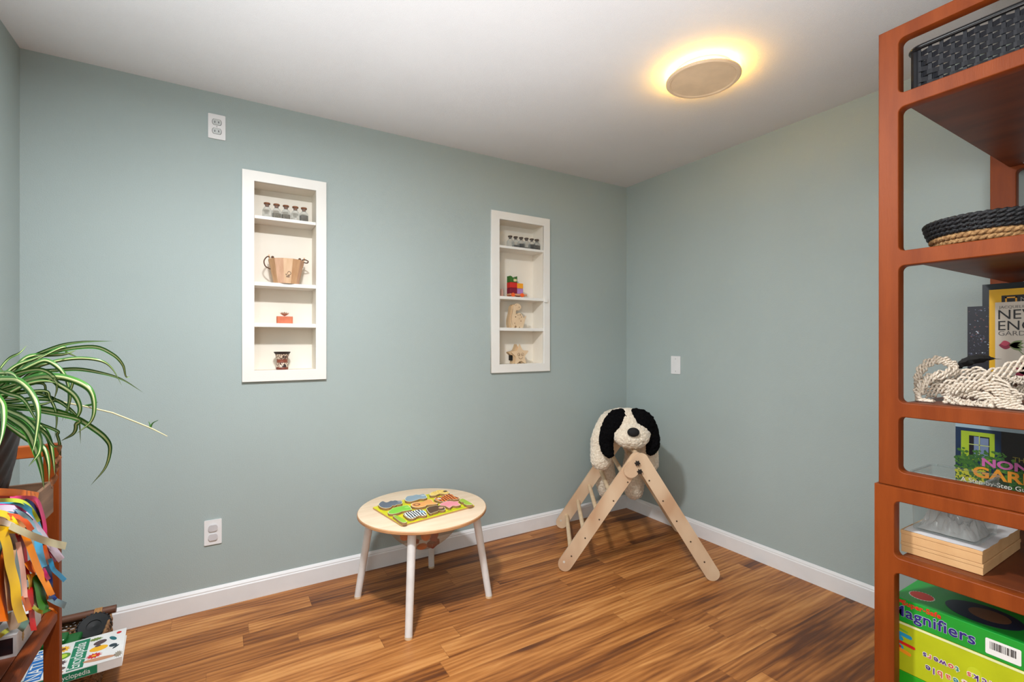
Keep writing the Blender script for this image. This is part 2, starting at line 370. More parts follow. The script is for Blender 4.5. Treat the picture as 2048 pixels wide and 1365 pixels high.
# ---- chunky animal puzzle on the table
pA, pB, pC = onZ(745.4, 1014.7, .438), onZ(803.4, 1051, .438), onZ(950, 1011.4, .438)
e1 = (pC-pB).normalized(); e2 = Vector((-e1.y, e1.x, 0)); W1, W2 = (pC-pB).length, (pA-pB).length
board = empty('puzzle_board', (pB.x, pB.y, TZ), 'yellow-green wooden animal puzzle board lying on the round table', 'puzzle board', rz=math.atan2(e1.y, e1.x))
M_mdf = mat('mdf_edge', (150, 112, 72), .6); M_lime = mat('puzzle_yellow', (226, 214, 30), .45, c2=(196, 200, 34), cscale=22)
G().prism(rrect(0, W1, 0, W2, .008), 0, .0065).build('base', mat('board_edge', (190, 150, 100), .55), board, bevel=.001)
G().prism(rrect(.001, W1-.001, .001, W2-.001, .008), .0066, .008).build('painted_top', M_lime, board)
# painted grass along the near and far edges
g = G()
for side, n in ((.012, 46),):
    for k in range(n):
        x = .014+(W1-.03)*k/n+random.uniform(-.002, .002); h = random.uniform(.008, .02)
        g.prism([(x-.003, side), (x+.003, side), (x+random.uniform(-.004, .004), side+h)], .0081, .0084)
g.build('painted_grass', mat('grass_paint', (150, 180, 30), .5), board)
ZT = TZ+.008+.0115
def zq(q, z=ZT): return onZ(740+q[0]/9.309, 970+q[1]/9.309, z)
W_ = (246, 242, 232)
pieces = [
 ('hippo', 'slate grey hippo puzzle piece in the back left corner of the board', [(150,370),(180,330),(230,305),(290,330),(340,320),(385,297),(430,300),(470,288),(530,300),(590,298),(602,345),(560,362),(500,370),(470,388),(415,385),(400,415),(300,440),(190,415)], (98,108,122), None),
 ('rhino', 'light blue-grey rhino puzzle piece at the back middle of the board', [(645,265),(665,235),(700,212),(800,200),(860,182),(920,188),(1000,168),(1040,195),(1065,240),(1000,262),(930,262),(870,285),(800,305),(730,315),(660,300)], (142,164,178), None),
 ('leopard', 'pale yellow giraffe-spotted puzzle piece in the back right corner of the board', [(1105,180),(1130,150),(1170,130),(1230,118),(1260,98),(1370,98),(1430,112),(1480,142),(1478,158),(1400,175),(1300,165),(1230,195),(1130,205)], (238,206,110), ('spot', (190,130,50), 130)),
 ('tiger', 'orange striped tiger puzzle piece near the right edge of the board', [(1190,270),(1230,235),(1320,225),(1400,185),(1480,172),(1540,182),(1570,215),(1665,240),(1650,265),(1540,280),(1480,270),(1440,300),(1360,320),(1250,300)], (240,130,40), ('stripe', (110,50,20), 22)),
 ('flamingo', 'pink long-legged animal puzzle piece beside the monkey piece', [(1290,365),(1370,325),(1480,300),(1560,312),(1650,305),(1640,335),(1690,375),(1600,395),(1540,390),(1490,430),(1440,418),(1400,395),(1310,385)], (240,150,160), None),
 ('lion', 'tan lion puzzle piece with brown mane in the middle of the board', [(760,375),(780,345),(830,328),(920,315),(1000,310),(1080,272),(1150,280),(1180,320),(1270,345),(1200,365),(1060,375),(1040,400),(900,425),(790,410)], (240,168,92), None),
 ('crocodile', 'bright green crocodile puzzle piece in front of the slate grey hippo', [(330,510),(400,450),(480,420),(600,395),(700,380),(745,410),(780,460),(700,480),(600,495),(540,520),(430,545),(350,540)], (132,206,60), None),
 ('zebra', 'black and white zebra puzzle piece at the near edge of the board', [(615,545),(680,508),(740,500),(800,485),(900,462),(1000,475),(1050,520),(1060,560),(1000,580),(930,575),(880,590),(800,630),(700,620)], (236,238,236), ('stripe', (40,44,48), 26)),
 ('monkey', 'dark brown monkey puzzle piece between zebra and pink piece', [(1045,440),(1090,415),(1150,400),(1240,382),(1300,398),(1390,420),(1400,465),(1330,480),(1280,470),(1270,490),(1180,520),(1120,540),(1070,490)], (88,58,34), None),
 ('snake', 'long green bar-shaped puzzle piece at the near left corner of the board', [(425,580),(480,565),(600,625),(682,680),(672,702),(600,705),(500,640)], (150,190,50), None),
 ('bird', 'olive green leaf-shaped puzzle piece at the right end of the board', [(1655,285),(1720,255),(1810,300),(1900,350),(1905,370),(1800,378),(1740,345),(1750,325),(1700,325)], (160,190,60), None),
]
for nm, lab, poly, c, pat in pieces:
    P = [zq(q) for q in poly]; cen = sum(P, Vector())/len(P)
    t = empty('puzzle_piece', (cen.x, cen.y, TZ+.008), lab, 'puzzle piece', 'animal pieces on the puzzle board')
    sm = [p.to_3d() for p in spline([p-cen for p in P]+[P[0]-cen], 2)][:-1]
    pl = [(p.x, p.y) for p in sm]
    G().prism(pl, .0003, .0108).build('body', M_mdf, t)
    G().prism([(x*.995, y*.995) for x, y in pl], .0109, .0112).build('white_outline', mat('piece_white', (244, 236, 200), .5), t)
    m = mat('paint_'+nm, c, .5) if not pat else pattern_mat('paint_'+nm, c, pat[1], pat[0], pat[2])
    G().prism([(x*.95, y*.94) for x, y in pl], .0113, .0116).build('painted_animal', m, t)
    if nm in ('lion', 'tiger', 'monkey', 'zebra', 'rhino', 'hippo', 'leopard', 'crocodile'):
        fx = {'lion': (870, 372), 'tiger': (1285, 262), 'monkey': (1320, 430), 'zebra': (970, 505), 'rhino': (985, 200), 'hippo': (555, 318), 'leopard': (1400, 125), 'crocodile': (690, 420)}[nm]
        p = zq(fx)-cen; r = .017 if nm == 'lion' else .011
        fc = {'lion': (150, 84, 44), 'tiger': (244, 226, 200), 'monkey': (226, 170, 140), 'zebra': (150, 196, 220), 'rhino': (190, 205, 212), 'hippo': (150, 160, 172), 'leopard': (70, 50, 30), 'crocodile': (170, 230, 100)}[nm]
        g = G().prism([(p.x+r*math.cos(k*PI/8), p.y+r*math.sin(k*PI/8)) for k in range(16)], .0117, .0119)
        if nm == 'lion': g.prism([(p.x+.009*math.cos(k*PI/8), p.y+.009*math.sin(k*PI/8)) for k in range(16)], .0120, .0122, mi=1)
        for s_ in (-1, 1): g.prism([(p.x+s_*.004+.0016*math.cos(k*PI/4), p.y+.003+.0016*math.sin(k*PI/4)) for k in range(8)], .0123, .0125, mi=2)
        g.build('face', [mat('face_'+nm, fc, .5), mat('lion_face', (236, 176, 110), .5), M_black], t)

# ------------------------------------------------------------------ climbing triangle
FL = Vector((1.539, 2.003, 0)); us = Vector((.79, -.613, 0)); uw = Vector((.58, .815, 0)).normalized(); WT = .645
tri = empty('climbing_triangle', FL, 'birch plywood climbing triangle with round dowel rungs in the room corner', 'climbing triangle')
def T3(s, w, z): return us*s+uw*w+Vector((0, 0, z))
AP = (.385, .565); LF = (.0, .036); RF = (.742, .036); r_ = .036; th = .018
M_ply2 = M_ply
def side(w0, w1, name_):
    for nm, w, a, b in (('ladder_rail', w0, LF, (.372, .602)), ('ladder_rail', w1, RF, (.392, .600))):
        Mx = frame(T3(0, w, 0), us, (0, 0, 1), -uw)
        g = G(); g.prism(stadium(a, b, r_), 0, th, Mx)
        if w == w1:
            g.prism(stadium((.338, .545), (.392, .602), r_*1.0), .0003, th-.0003, Mx)
        o = g.build(nm, M_ply2, tri, bevel=.0025)
    return o
side(.0+th*2, .0+th, 'front')
# ^ frame()'s z axis is -uw, so plates grow towards the room from w
side(WT-th, WT, 'rear')
def lerp(a, b, t): return (a[0]+(b[0]-a[0])*t, a[1]+(b[1]-a[1])*t)
rungs = [lerp(LF, AP, t) for t in (.088, .274, .464, .654, .843)]+[lerp(AP, RF, t) for t in (.125, .318, .508, .70, .889)]+[(.388, .612)]
M_scr = mat('dark_screw', (80, 62, 46), .5)
for i, (s_, z) in enumerate(rungs):
    left = i < 5 or i == 10
    w0 = th*1.2 if left else .004; z0 = z if i != 10 else .606
    rg = G().tube([T3(s_, w0+.004, z0), T3(s_, WT-th*1.6, z0)], .0125, 16).build('rung', M_dowel, tri, smooth=True)
    if i != 10:
        w = (th*1 if left else 0)
        G().tube([T3(s_, w-.0016, z0), T3(s_, w+.003, z0)], .0042, 10).build('screw', M_scr, rg, smooth=True)
for w in (.0-.0,):
    G().tube([T3(LF[0]-.005, th-.002, .05), T3(LF[0]-.005, th+.003, .05)], .006, 14).build('foot_bolt', mat('bolt_ring', (215, 210, 200), .4), tri, smooth=True)
    G().tube([T3(LF[0]-.005, WT-th*2-.002, .05), T3(LF[0]-.005, WT-th*2+.003, .05)], .006, 14).build('foot_bolt', mat('bolt_ring', (215, 210, 200), .4), tri, smooth=True)
Mk = frame(T3(0, 0, 0), us, (0, 0, 1), -uw)
for kx, kz in ((.369, .588), (.381, .545)):
    pl = []
    for k in range(48):
        a = 2*PI*k/48; rr = .0115+.0032*math.cos(6*a); pl.append((kx+rr*math.cos(a), kz+rr*math.sin(a)))
    G().prism(pl, .001, .012, Mk).prism([(kx+.006*math.cos(k*PI/8), kz+.006*math.sin(k*PI/8)) for k in range(16)], .011, .016, Mk).build('star_knob', M_black, tri, bevel=.0012)

# ------------------------------------------------------------------ plush dog draped over the triangle
ax = T3(AP[0], 0, 0)+FL
def fur_mat(name, c, c2):
    return mat(name, c, .95, c2=c2, cscale=90, bump=.6, bscale=170, sheen=.5, spec=.1, detail=3)
M_cream = fur_mat('cream_fleece', (235, 222, 202), (214, 198, 176)); M_blk = mat('black_fleece', (14, 13, 15), .95, c2=(8, 8, 9), cscale=90, bump=.6, bscale=170, spec=.05)
def blob(name, parts, m, parent, voxel=.0085, amp=.004, seed=0, smooth_it=6):
    """one continuous fleece surface grown over the given ellipsoid chains (local metres)"""
    g = G()
    for p in parts:
        if p[0] == 'e':
            g.ball(p[1], p[2], n=24)
        else:
            pts = spline(p[1], 6); n = len(pts); rs = p[2]
            for i, q in enumerate(pts):
                t = i/(n-1)*(len(rs)-1); k = min(int(t), len(rs)-2); r = rs[k]+(rs[k+1]-rs[k])*(t-k); fl = p[3] if len(p) > 3 else 1
                g.ball(q, (r, r*fl, r), n=16)
    o = g.build('tmp_blob', m)
    md = o.modifiers.new('r', 'REMESH'); md.mode = 'VOXEL'; md.voxel_size = voxel
    sm = o.modifiers.new('s', 'SMOOTH'); sm.iterations = smooth_it; sm.factor = .5
    sb = o.modifiers.new('u', 'SUBSURF'); sb.levels = 1; sb.render_levels = 1
    me = bpy.data.meshes.new_from_object(o.evaluated_get(bpy.context.evaluated_depsgraph_get())); bpy.data.objects.remove(o)
    nrm = [v.normal.copy() for v in me.vertices]
    for v, n_ in zip(me.vertices, nrm):
        q = v.co*70+Vector((seed, 0, 0)); k = noise.noise(q)*1.0+noise.noise(q*2.3)*.7
        q2 = v.co*16+Vector((seed, 5, 0))
        v.co += n_*(amp*k+.004*noise.noise(q2))+noise.noise_vector(q*1.5)*amp*.5
    me.name = name; me.polygons.foreach_set('use_smooth', [True]*len(me.polygons))
    ob = bpy.data.objects.new(name, me); COL.objects.link(ob); ob.parent = parent
    if not me.materials: me.materials.append(m)
    return ob
# local frame of the dog: x to the right along us, y back along the top rung, z up
dog = empty('plush_dog', (ax.x, ax.y, 0), 'large cream and black plush dog draped over the climbing triangle', 'plush toy', rz=math.atan2(uw.y, uw.x)-PI/2)
body = [('e', (-.01, .44, .70), (.160, .20, .105)), ('e', (-.01, .60, .68), (.15, .13, .11)),
        ('e', (-.022, .295, .735), (.118, .105, .098)), ('e', (-.008, .225, .695), (.108, .080, .070)), ('e', (-.010, .195, .678), (.100, .062, .058)),
        ('c', [(-.12, .36, .73), (-.160, .34, .64), (-.165, .325, .525)], [.06, .064, .064]),
        ('c', [(.09, .36, .72), (.118, .36, .62), (.125, .36, .50)], [.06, .055, .05]),
        ('c', [(-.08, .62, .66), (-.105, .70, .50), (-.10, .715, .34), (-.085, .70, .24)], [.08, .07, .075, .065]),
        ('c', [(.07, .60, .66), (.10, .70, .48), (.085, .705, .33), (.09, .70, .24)], [.08, .07, .08, .065])]
blob('body', body, M_cream, dog, seed=3)
ear_l = [('c', [(-.062, .255, .802), (-.108, .235, .775), (-.138, .235, .70), (-.142, .232, .62), (-.128, .225, .585)], [.034, .045, .046, .043, .030], .62),
         ('c', [(-.055, .232, .79), (-.095, .212, .75), (-.118, .215, .70)], [.030, .034, .028], .7)]
ear_r = [('c', [(.022, .255, .805), (.068, .235, .780), (.105, .235, .71), (.112, .232, .64), (.100, .225, .60)], [.034, .045, .044, .042, .030], .62),
         ('c', [(.018, .232, .795), (.055, .212, .755), (.080, .215, .71)], [.028, .034, .028], .7)]
tag(blob('ear', ear_l, M_blk, dog, voxel=.008, seed=11), 'long drooping black left ear and eye patch')
tag(blob('ear', ear_r, M_blk, dog, voxel=.008, seed=17), 'long drooping black right ear and eye patch')
tag(G().ball((-.012, .132, .722), (.033, .020, .025), n=24).build('nose', M_blackfab, dog, smooth=True, angle=180), 'oval black fabric nose')

# ------------------------------------------------------------------ things in the niches
M_glass = clear_mat('jar_glass', (252, 253, 253), .92, .04, (190, 196, 196))
M_cork = mat('cork', (150, 98, 66), .8, c2=(118, 70, 44), cscale=160)
ZS = {1: 1.812, 2: 1.497, 3: 1.302, 4: 1.075}
def jar(x, y, z, fill, c, lab, grp, cc=None, s=1.0):
    e = empty('glass_jar', (x, y, z), lab, 'jar', grp)
    w = .0205*s; hb = .052*s
    def sq(r, zz, k):       # rounded square ring
        out = []
        for i in range(24):
            a = 2*PI*i/24; m = max(abs(math.cos(a)), abs(math.sin(a))); out.append((r*math.cos(a)/(m**k), r*math.sin(a)/(m**k), zz))
        return out
    rings = [sq(w*.9, .0, .55), sq(w, .003, .55), sq(w, hb*.82, .55), sq(w*.8, hb, .4), sq(w*.5, hb*1.12, 0), sq(w*.46, hb*1.3, 0), sq(w*.56, hb*1.34, 0), sq(w*.56, hb*1.4, 0)]
    v = [p for r in rings for p in r]; n = 24
    f = [(i*n+k, i*n+(k+1) % n, (i+1)*n+(k+1) % n, (i+1)*n+k) for i in range(len(rings)-1) for k in range(n)]+[tuple(range(n-1, -1, -1))]
    G().add(v, f).build('glass', M_glass, e, smooth=True)
    if fill > 0:
        rings = [sq(w*.86, .002, .55), sq(w*.93, .004, .55), sq(w*.93, hb*fill, .55), sq(w*.5, hb*fill+.002, .3)]
        v = [p for r in rings for p in r]
        f = [(i*n+k, i*n+(k+1) % n, (i+1)*n+(k+1) % n, (i+1)*n+k) for i in range(3) for k in range(n)]+[tuple(range(n-1, -1, -1)), tuple(3*n+k for k in range(n))]
        G().add(v, f).build('contents', mat('jar_fill_%d_%d_%d' % c, c, .9, c2=tuple(int(k*.5) for k in c), cscale=420), e, smooth=True)
    G().lathe([(w*.40, hb*1.2), (w*.44, hb*1.4), (w*.7, hb*1.4), (w*.7, hb*1.52), (w*.62, hb*1.54)], 20).build('cork', cc or M_cork, e, smooth=True, angle=30)
    return e
for x, fl, c, lab in ((.190, 0, (0, 0, 0), 'empty corked glass jar at the left end of the row above the bucket'), (.232, .62, (150, 138, 118), 'corked jar half full of grey-brown gravel, second from the empty one at left'),
                      (.274, .60, (140, 128, 112), 'middle corked jar of the row of five, filled with fine grey grit'), (.317, .12, (225, 222, 212), 'nearly empty corked jar between the two right-hand jars of grit'), (.357, .72, (128, 118, 106), 'corked jar at the right end of the row of five, filled with grit')):
    jar(x, 2.625, ZS[1], fl, c, lab, 'corked jars in the left niche')
M_cork2 = mat('dark_cork', (96, 78, 64), .8, c2=(70, 54, 44), cscale=160)
for x, fl, c, lab in ((1.574, .1, (120, 112, 100), 'leftmost and emptiest of the six small jars in the right niche'), (1.615, .42, (98, 92, 84), 'second small jar from the left in the right niche, partly filled'),
                      (1.657, .66, (70, 64, 58), 'third small jar from the left in the right niche, dark filling'), (1.698, .3, (150, 144, 132), 'fourth small jar from the left in the right niche, pale filling'),
                      (1.739, .75, (54, 48, 44), 'fifth small jar in the right niche with the darkest filling'), (1.778, .72, (92, 82, 72), 'small jar at the right end of the six in the right niche')):
    jar(x, 2.62, ZS[1], fl, c, lab, 'small jars in the right niche', M_cork2, .98)
# wooden bucket
bx, by, bz = .274, 2.612, ZS[2]
e = empty('wooden_bucket', (bx, by, bz), 'small pale wooden stave bucket with a printed tree mark on the niche shelf', 'bucket')
stave_m = [mat('stave_light', (226, 192, 158), .55, c2=(214, 176, 138), cscale=14, stretch=(4, 4, .4)), mat('stave_mid', (210, 168, 128), .55, c2=(196, 150, 110), cscale=14, stretch=(4, 4, .4)), mat('stave_pink', (222, 180, 150), .55, c2=(206, 160, 128), cscale=14, stretch=(4, 4, .4))]
g = G(); n = 12; rb, rt, hh = .056, .079, .118
for k in range(n):
    a0 = 2*PI*(k-.5)/n-PI/2; a1 = 2*PI*(k+.5)/n-PI/2; q = []
    for rr, zz in ((rb, 0), (rt, hh), (rt-.006, hh), (rb-.006, 0)):
        for a in (a0, a1): q.append((rr*math.cos(a)/math.cos(PI/n), rr*math.sin(a)/math.cos(PI/n), zz))
    g.add(q, [(0, 1, 3, 2), (2, 3, 5, 4), (4, 5, 7, 6), (6, 7, 1, 0), (0, 2, 4, 6), (1, 7, 5, 3)], (k*7) % 3)
g.lathe([(0, .006), (rb-.004, .006)], 12, mi=1)
g.build('staves', stave_m, e)
for sgn in (-1, 1):
    q = G().prism(rrect(-.008, .008, -.03, .022, .007), 0, .006, frame((sgn*(rt-.003), 0, hh), (0, 1, 0), (sgn*.19, 0, 1))).build('handle_tab', stave_m[0], e, bevel=.0015)
    M_rope = mat('brown_rope', (112, 80, 60), .85, c2=(78, 54, 40), cscale=200)
    pts = [(sgn*(rt-.008), -.004, hh+.008), (sgn*(rt+.006), -.012, hh+.010), (sgn*(rt+.020), -.016, hh-.012 if sgn < 0 else hh+.002), (sgn*(rt+.014), -.010, hh-.036 if sgn < 0 else hh-.006), (sgn*(rt-.006), -.02, hh-.05 if sgn < 0 else hh-.004)]
    G().tube(spline(pts, 5), .0028, 8).ball((sgn*(rt-.018), -.006, hh+.010), (.007, .006, .007), n=10).build('rope', M_rope, q, smooth=True)
M_print = mat('brand_print', (72, 48, 38), .7)
fr = frame((.004, -rb-.0096, .045), (1, 0, 0), (0, -.19, 1))
g = G()
def stroke(g, pts, w_, M, mi=0, z=0):
    for a, b in zip(pts, pts[1:]):
        a = Vector(a); b = Vector(b); d = (b-a).normalized()*w_/2; nn = Vector((-d.y, d.x)); g.prism([tuple(a-d+nn), tuple(a-d-nn), tuple(b+d-nn), tuple(b+d+nn)], z, z+.0004, M, mi)
stroke(g, [(-.014, -.002), (-.010, -.006), (-.005, .004), (-.002, .010), (.002, .012), (.007, .009), (.010, .003), (.009, -.002), (.004, -.004)], .0016, fr)
stroke(g, [(-.004, -.007), (.004, -.007)], .0016, fr); stroke(g, [(.0, -.004), (.0, -.008)], .002, fr)
g.build('printed_mark', M_print, e)
text_obj('printed_letters', 'FSC', .0105, fr @ Matrix.Translation((-.0105, -.0175, 0)), M_print, e, depth=.0002, offset=.0002)
# terracotta block with a metal lotus
e = empty('lotus_holder', (.268, 2.625, ZS[3]), 'terracotta block with a thin metal lotus flower on top', 'candle holder')
G().prism(rrect(-.036, .036, -.018, .018, .006), 0, .036).build('block', mat('terracotta_block', (214, 120, 84), .6, c2=(200, 104, 70), cscale=30), e, bevel=.002)
g = G()
for ring, (nn, tilt, ln) in enumerate(((8, .95, .032), (6, .55, .026))):
    for k in range(nn):
        a = 2*PI*k/nn+ring*.3; d = Vector((math.cos(a), math.sin(a), 0)); sd = Vector((-d.y, d.x, 0)); o = Vector((0, 0, .037)); up = Vector((0, 0, 1)); ax_ = (d*math.sin(tilt)+up*math.cos(tilt))
        p = [o, o+ax_*ln*.5+sd*.009, o+ax_*ln, o+ax_*ln*.5-sd*.009, o+ax_*ln*.5+d*.003]
        g.add(p, [(0, 1, 4), (1, 2, 4), (2, 3, 4), (3, 0, 4)])
g.build('flower', mat('copper_metal', (226, 200, 178), .3, metal=.6), e)
# carved cup
e = empty('carved_cup', (.257, 2.625, ZS[4]), 'flared dark brown carved cup with cream pattern bands in the niche bottom', 'cup')
pr = [(.026, 0), (.0275, .002), (.0275, .010), (.026, .012), (.0255, .034), (.0245, .037), (.0245, .048), (.0255, .051), (.032, .076), (.037, .084), (.0385, .087), (.036, .088), (.028, .066), (.0, .06)]
mi = [0, 0, 0, 1, 0, 2, 0, 1, 3, 3, 3, 3, 3]
g = G()
for i in range(len(pr)-1):
    g.lathe([pr[i], pr[i+1]], 40, mi=mi[i]) if False else None
M_cupb = mat('cup_brown', (128, 62, 44), .5, c2=(104, 46, 32), cscale=40); M_cupd = mat('cup_dark', (48, 36, 36), .5); M_cupc = pattern_mat('cup_pattern', (232, 214, 190), (92, 56, 48), 'noise', 190); M_cupr = mat('cup_red', (140, 74, 52), .5)
n = 40
for i in range(len(pr)-1):
    (r0, z0), (r1, z1) = pr[i], pr[i+1]; v = []
    for r, z in ((r0, z0), (r1, z1)):
        for k in range(n): v.append((r*math.cos(2*PI*k/n), r*math.sin(2*PI*k/n), z))
    g.add(v, [(k, (k+1) % n, (k+1) % n+n, k+n) for k in range(n)], mi[i])
g.add([(.026*math.cos(2*PI*k/n), .026*math.sin(2*PI*k/n), 0) for k in range(n)], [tuple(range(n))], 0)
g.build('cup_body', [M_cupb, M_cupc, M_cupr, M_cupd], e, smooth=True, weld=True)
g = G()
for zc, tri_ in ((.023, True), (.064, False)):
    M0 = frame((.008, -.0262 if tri_ else -.0293, zc), (1, 0, 0), (0, 0 if tri_ else -.25, 1))
    if tri_: g.prism([(-.010, -.010), (.010, -.010), (0, .010)], 0, .001, M0, 0)
    else: g.prism([(-.008, -.007), (-.005, -.007), (-.005, -.003), (.003, -.003), (.003, -.007), (.006, -.007), (.006, .002), (.004, .005), (.002, .002), (-.008, .001)], 0, .001, M0, 0)
g.build('inlay_figure', M_cupd, e)
# toy block tower on wheels
e = empty('block_train', (1.60, 2.60, ZS[2]), 'coloured wooden block tower on a small orange-wheeled cart', 'toy')
G().box(-.052, .075, -.022, .022, .010, .022).build('cart', mat('cart_wood', (206, 150, 116), .5), e, bevel=.001)
for wx in (-.032, .036):
    for wy in (-.026, .026):
        G().lathe([(0, -.004), (.012, -.004), (.0135, 0), (.012, .004), (0, .004)], 24, Matrix.Translation((wx, wy, .0135)) @ Matrix.Rotation(PI/2, 4, 'X')).build('wheel', mat('orange_wheel', (240, 100, 40), .4), e, smooth=True)
for x0, x1, z0, z1, c, nm in ((-.050, .001, .0225, .058, (130, 20, 50), 'plum'), (.0015, .046, .0225, .056, (176, 130, 190), 'lilac'), (-.050, .001, .0585, .093, (206, 44, 36), 'red'), (.0015, .046, .0565, .089, (248, 166, 40), 'amber')):
    tag(G().box(x0, x1, -.022, .022, z0, z1).build('block', mat('block_'+nm, c, .45), e, bevel=.002), nm+' block')
tag(G().prism([(-.050, .0935), (.001, .0935), (.001, .133), (-.008, .128), (-.024, .113), (-.036, .128), (-.050, .133)], -.02, .022, frame((0, 0, 0), (1, 0, 0), (0, 0, 1))).build('block', mat('block_green', (52, 108, 40), .45), e, bevel=.001), 'dark green notched block')
G().prism(rrect(-.026, -.004, .098, .114, .003), .0205, .0235, frame((0, 0, 0), (1, 0, 0), (0, 0, 1))).build('painted_panel', mat('panel_cream', (226, 214, 160), .5), e)
G().tube([(.018, .0, .0885), (.018, .0, .102)], .006, 12).build('peg', M_steel, e, smooth=True)
toy = G().lathe([(0, 0), (.009, 0), (.009, .045), (.006, .052), (0, .052)], 16).build('peg_figure', mat('peg_pale', (222, 176, 160), .5), None, smooth=True); toy.location = (1.518, 2.63, ZS[2]); tag(toy, 'small pale peg toy left of the block cart on the niche shelf', 'toy')
# wooden dinosaur and star
M_laser = mat('plain_plywood', (226, 200, 166), .6, c2=(216, 188, 152), cscale=12); M_burn = mat('burnt_line', (120, 84, 56), .7)
MX = frame((0, 0, 0), (1, 0, 0), (0, 0, 1))
e = empty('wooden_dinosaur', (1.625, 2.60, ZS[3]), 'flat-cut plain wooden long-necked dinosaur on the niche shelf', 'toy dinosaur')
dn = [(-.058, .0), (-.040, .0), (-.036, .012), (-.022, .012), (-.020, 0), (-.006, 0), (0, .012), (.006, 0), (.024, 0), (.030, .016), (.040, .045), (.050, .080), (.036, .066), (.027, .070), (.018, .086), (.002, .096), (-.014, .092), (-.026, .084), (-.028, .098), (-.024, .112), (-.008, .112), (.008, .122), (.012, .136), (.002, .150), (-.014, .156), (-.032, .152), (-.044, .138), (-.048, .115), (-.054, .088), (-.062, .058), (-.064, .028)]
dn = [(p.x, p.y) for p in spline([(a, b, 0) for a, b in dn], 3)]
G().prism(dn, 0, .012, MX).build('front_layer', M_laser, e, bevel=.0012)
G().prism([(x*.97-.012, y*.97) for x, y in dn], -.034, -.001, MX).build('rear_layer', mat('plywood_side', (206, 176, 138), .6), e, bevel=.001)
g = G()
for x, z, r in ((-.030, .070, .004), (-.012, .082, .003), (.004, .084, .0035), (.014, .070, .003), (-.002, .060, .002), (.010, .045, .0035), (-.036, .030, .003), (-.030, .018, .002), (-.004, .133, .0028), (-.034, .142, .002), (-.040, .148, .002), (-.026, .146, .002)):
    g.prism([(x+r*math.cos(k*PI/5), z+r*math.sin(k*PI/5)) for k in range(10)], .0121, .0126, MX)
stroke(g, [(-.056, .02), (-.060, .05), (-.056, .09), (-.050, .12)], .0012, MX, z=.0121); stroke(g, [(.010, .122), (.002, .118)], .001, MX, z=.0121)
g.build('burnt_spots', M_burn, e)
e = empty('wooden_star', (1.625, 2.60, ZS[4]), 'plain wooden star with a smiling face in the niche bottom', 'toy star')
st = []
for k in range(10):
    r = .066 if k % 2 == 0 else .036; a = PI/2+2*PI*k/10+.06; st.append((r*math.cos(a)+.006, r*math.sin(a)*1.05+.055))
st = [(p.x, max(0, p.y)) for p in spline([(a, b, 0) for a, b in st]+[(st[0][0], st[0][1], 0)], 4)][:-1]
G().prism(st, 0, .012, MX).build('front_layer', M_laser, e, bevel=.0012)
G().prism([(x-.016, y) for x, y in st], -.034, -.001, MX).build('rear_layer', mat('plywood_side', (206, 176, 138), .6), e, bevel=.001)
G().prism(rrect(-.056, -.044, .02, .055, .003), -.03, -.001, MX).build('slot', M_black, e)
g = G()
for sx_ in (-1, 1):
    stroke(g, [(.008+sx_*.014+.009*math.cos(a), .058+.009*math.sin(a)) for a in [k*PI/8 for k in range(17)]], .0018, MX, z=.0121)
    g.prism([(.008+sx_*.012+.003*math.cos(k*PI/5), .056+.003*math.sin(k*PI/5)) for k in range(10)], .0121, .0126, MX)
stroke(g, [(.008+.015*math.cos(a), .045+.015*math.sin(a)) for a in [PI+.3+k*(PI-.6)/8 for k in range(9)]], .002, MX, z=.0121)
g.build('burnt_face', M_burn, e)

# ------------------------------------------------------------------ cherry bookcases on the right
XF, XR, YS, YE = 1.550, 2.461, .607, -.42
def rail_frame(x, y0, y1, posts, zs, t, z0, z1, name, parent, m):
    """zs = list of (rail bottom, rail top); openings between rails, rounded"""
    holes = [rrect(y0+posts[0], y1-posts[1], a[1], b[0], .014) for a, b in zip(zs, zs[1:])]
    return plate([(y0, z0), (y1, z0), (y1, z1), (y0, z1)], holes, t, frame((x+t/2, 0, 0), (0, 1, 0), (0, 0, 1)), name, m, parent, .0022)
def bookcase(lab, y1, xf, z0, z1, rails, boards):
    e = empty('bookcase', ((xf+XR)/2, (YE+y1)/2, z0), lab, 'bookcase'); off = -Vector(e.location)
    n0 = len(bpy.data.objects)
    made = [rail_frame(xf, YE, y1, (.046, .046), rails, .034, z0, z1, 'front_frame', e, M_cherry),
            rail_frame(XR, YE, y1, (.069, .069), [(a, b) for a, b in rails], .034, z0, z1, 'rear_frame', e, M_cherry)]
    for zb, zt in boards:
        made.append(G().box(xf+.0345, XR-.0005, YE+.002, y1-.052, zb, zt).build('shelf', M_cherryboard, e, bevel=.001))
        br = G().box(XR-.003, XR-.0005, y1-.115, y1-.092, zb-.024, zb-.0005).box(XR-.026, XR-.0005, y1-.115, y1-.092, zb-.003, zb-.0005).build('bracket', M_steel, e)
        g = G().ball((XR-.0035, y1-.1035, zb-.013), (.0012, .004, .004), n=10).build('screw', M_scr, br); g.parent = e; made += [br, g]
    for o in made: o.data.transform(Matrix.Translation(off))
    return e
bookcase('upper cherry wood bookcase stacked on the lower one, holding basket, bowl and books', YS, XF, .8195, 2.056,
         [(.8195, .860), (1.008, 1.046), (1.412, 1.452), (1.836, 1.874), (2.021, 2.056)], [(1.022, 1.046), (1.426, 1.452), (1.848, 1.874)])
bookcase('lower cherry wood bookcase standing on the floor, holding cardboard and game boxes', YS+.006, XF-.010, 0, .819,
         [(0, .05), (.13, .17), (.592, .632), (.783, .819)], [(.146, .17), (.608, .632)])

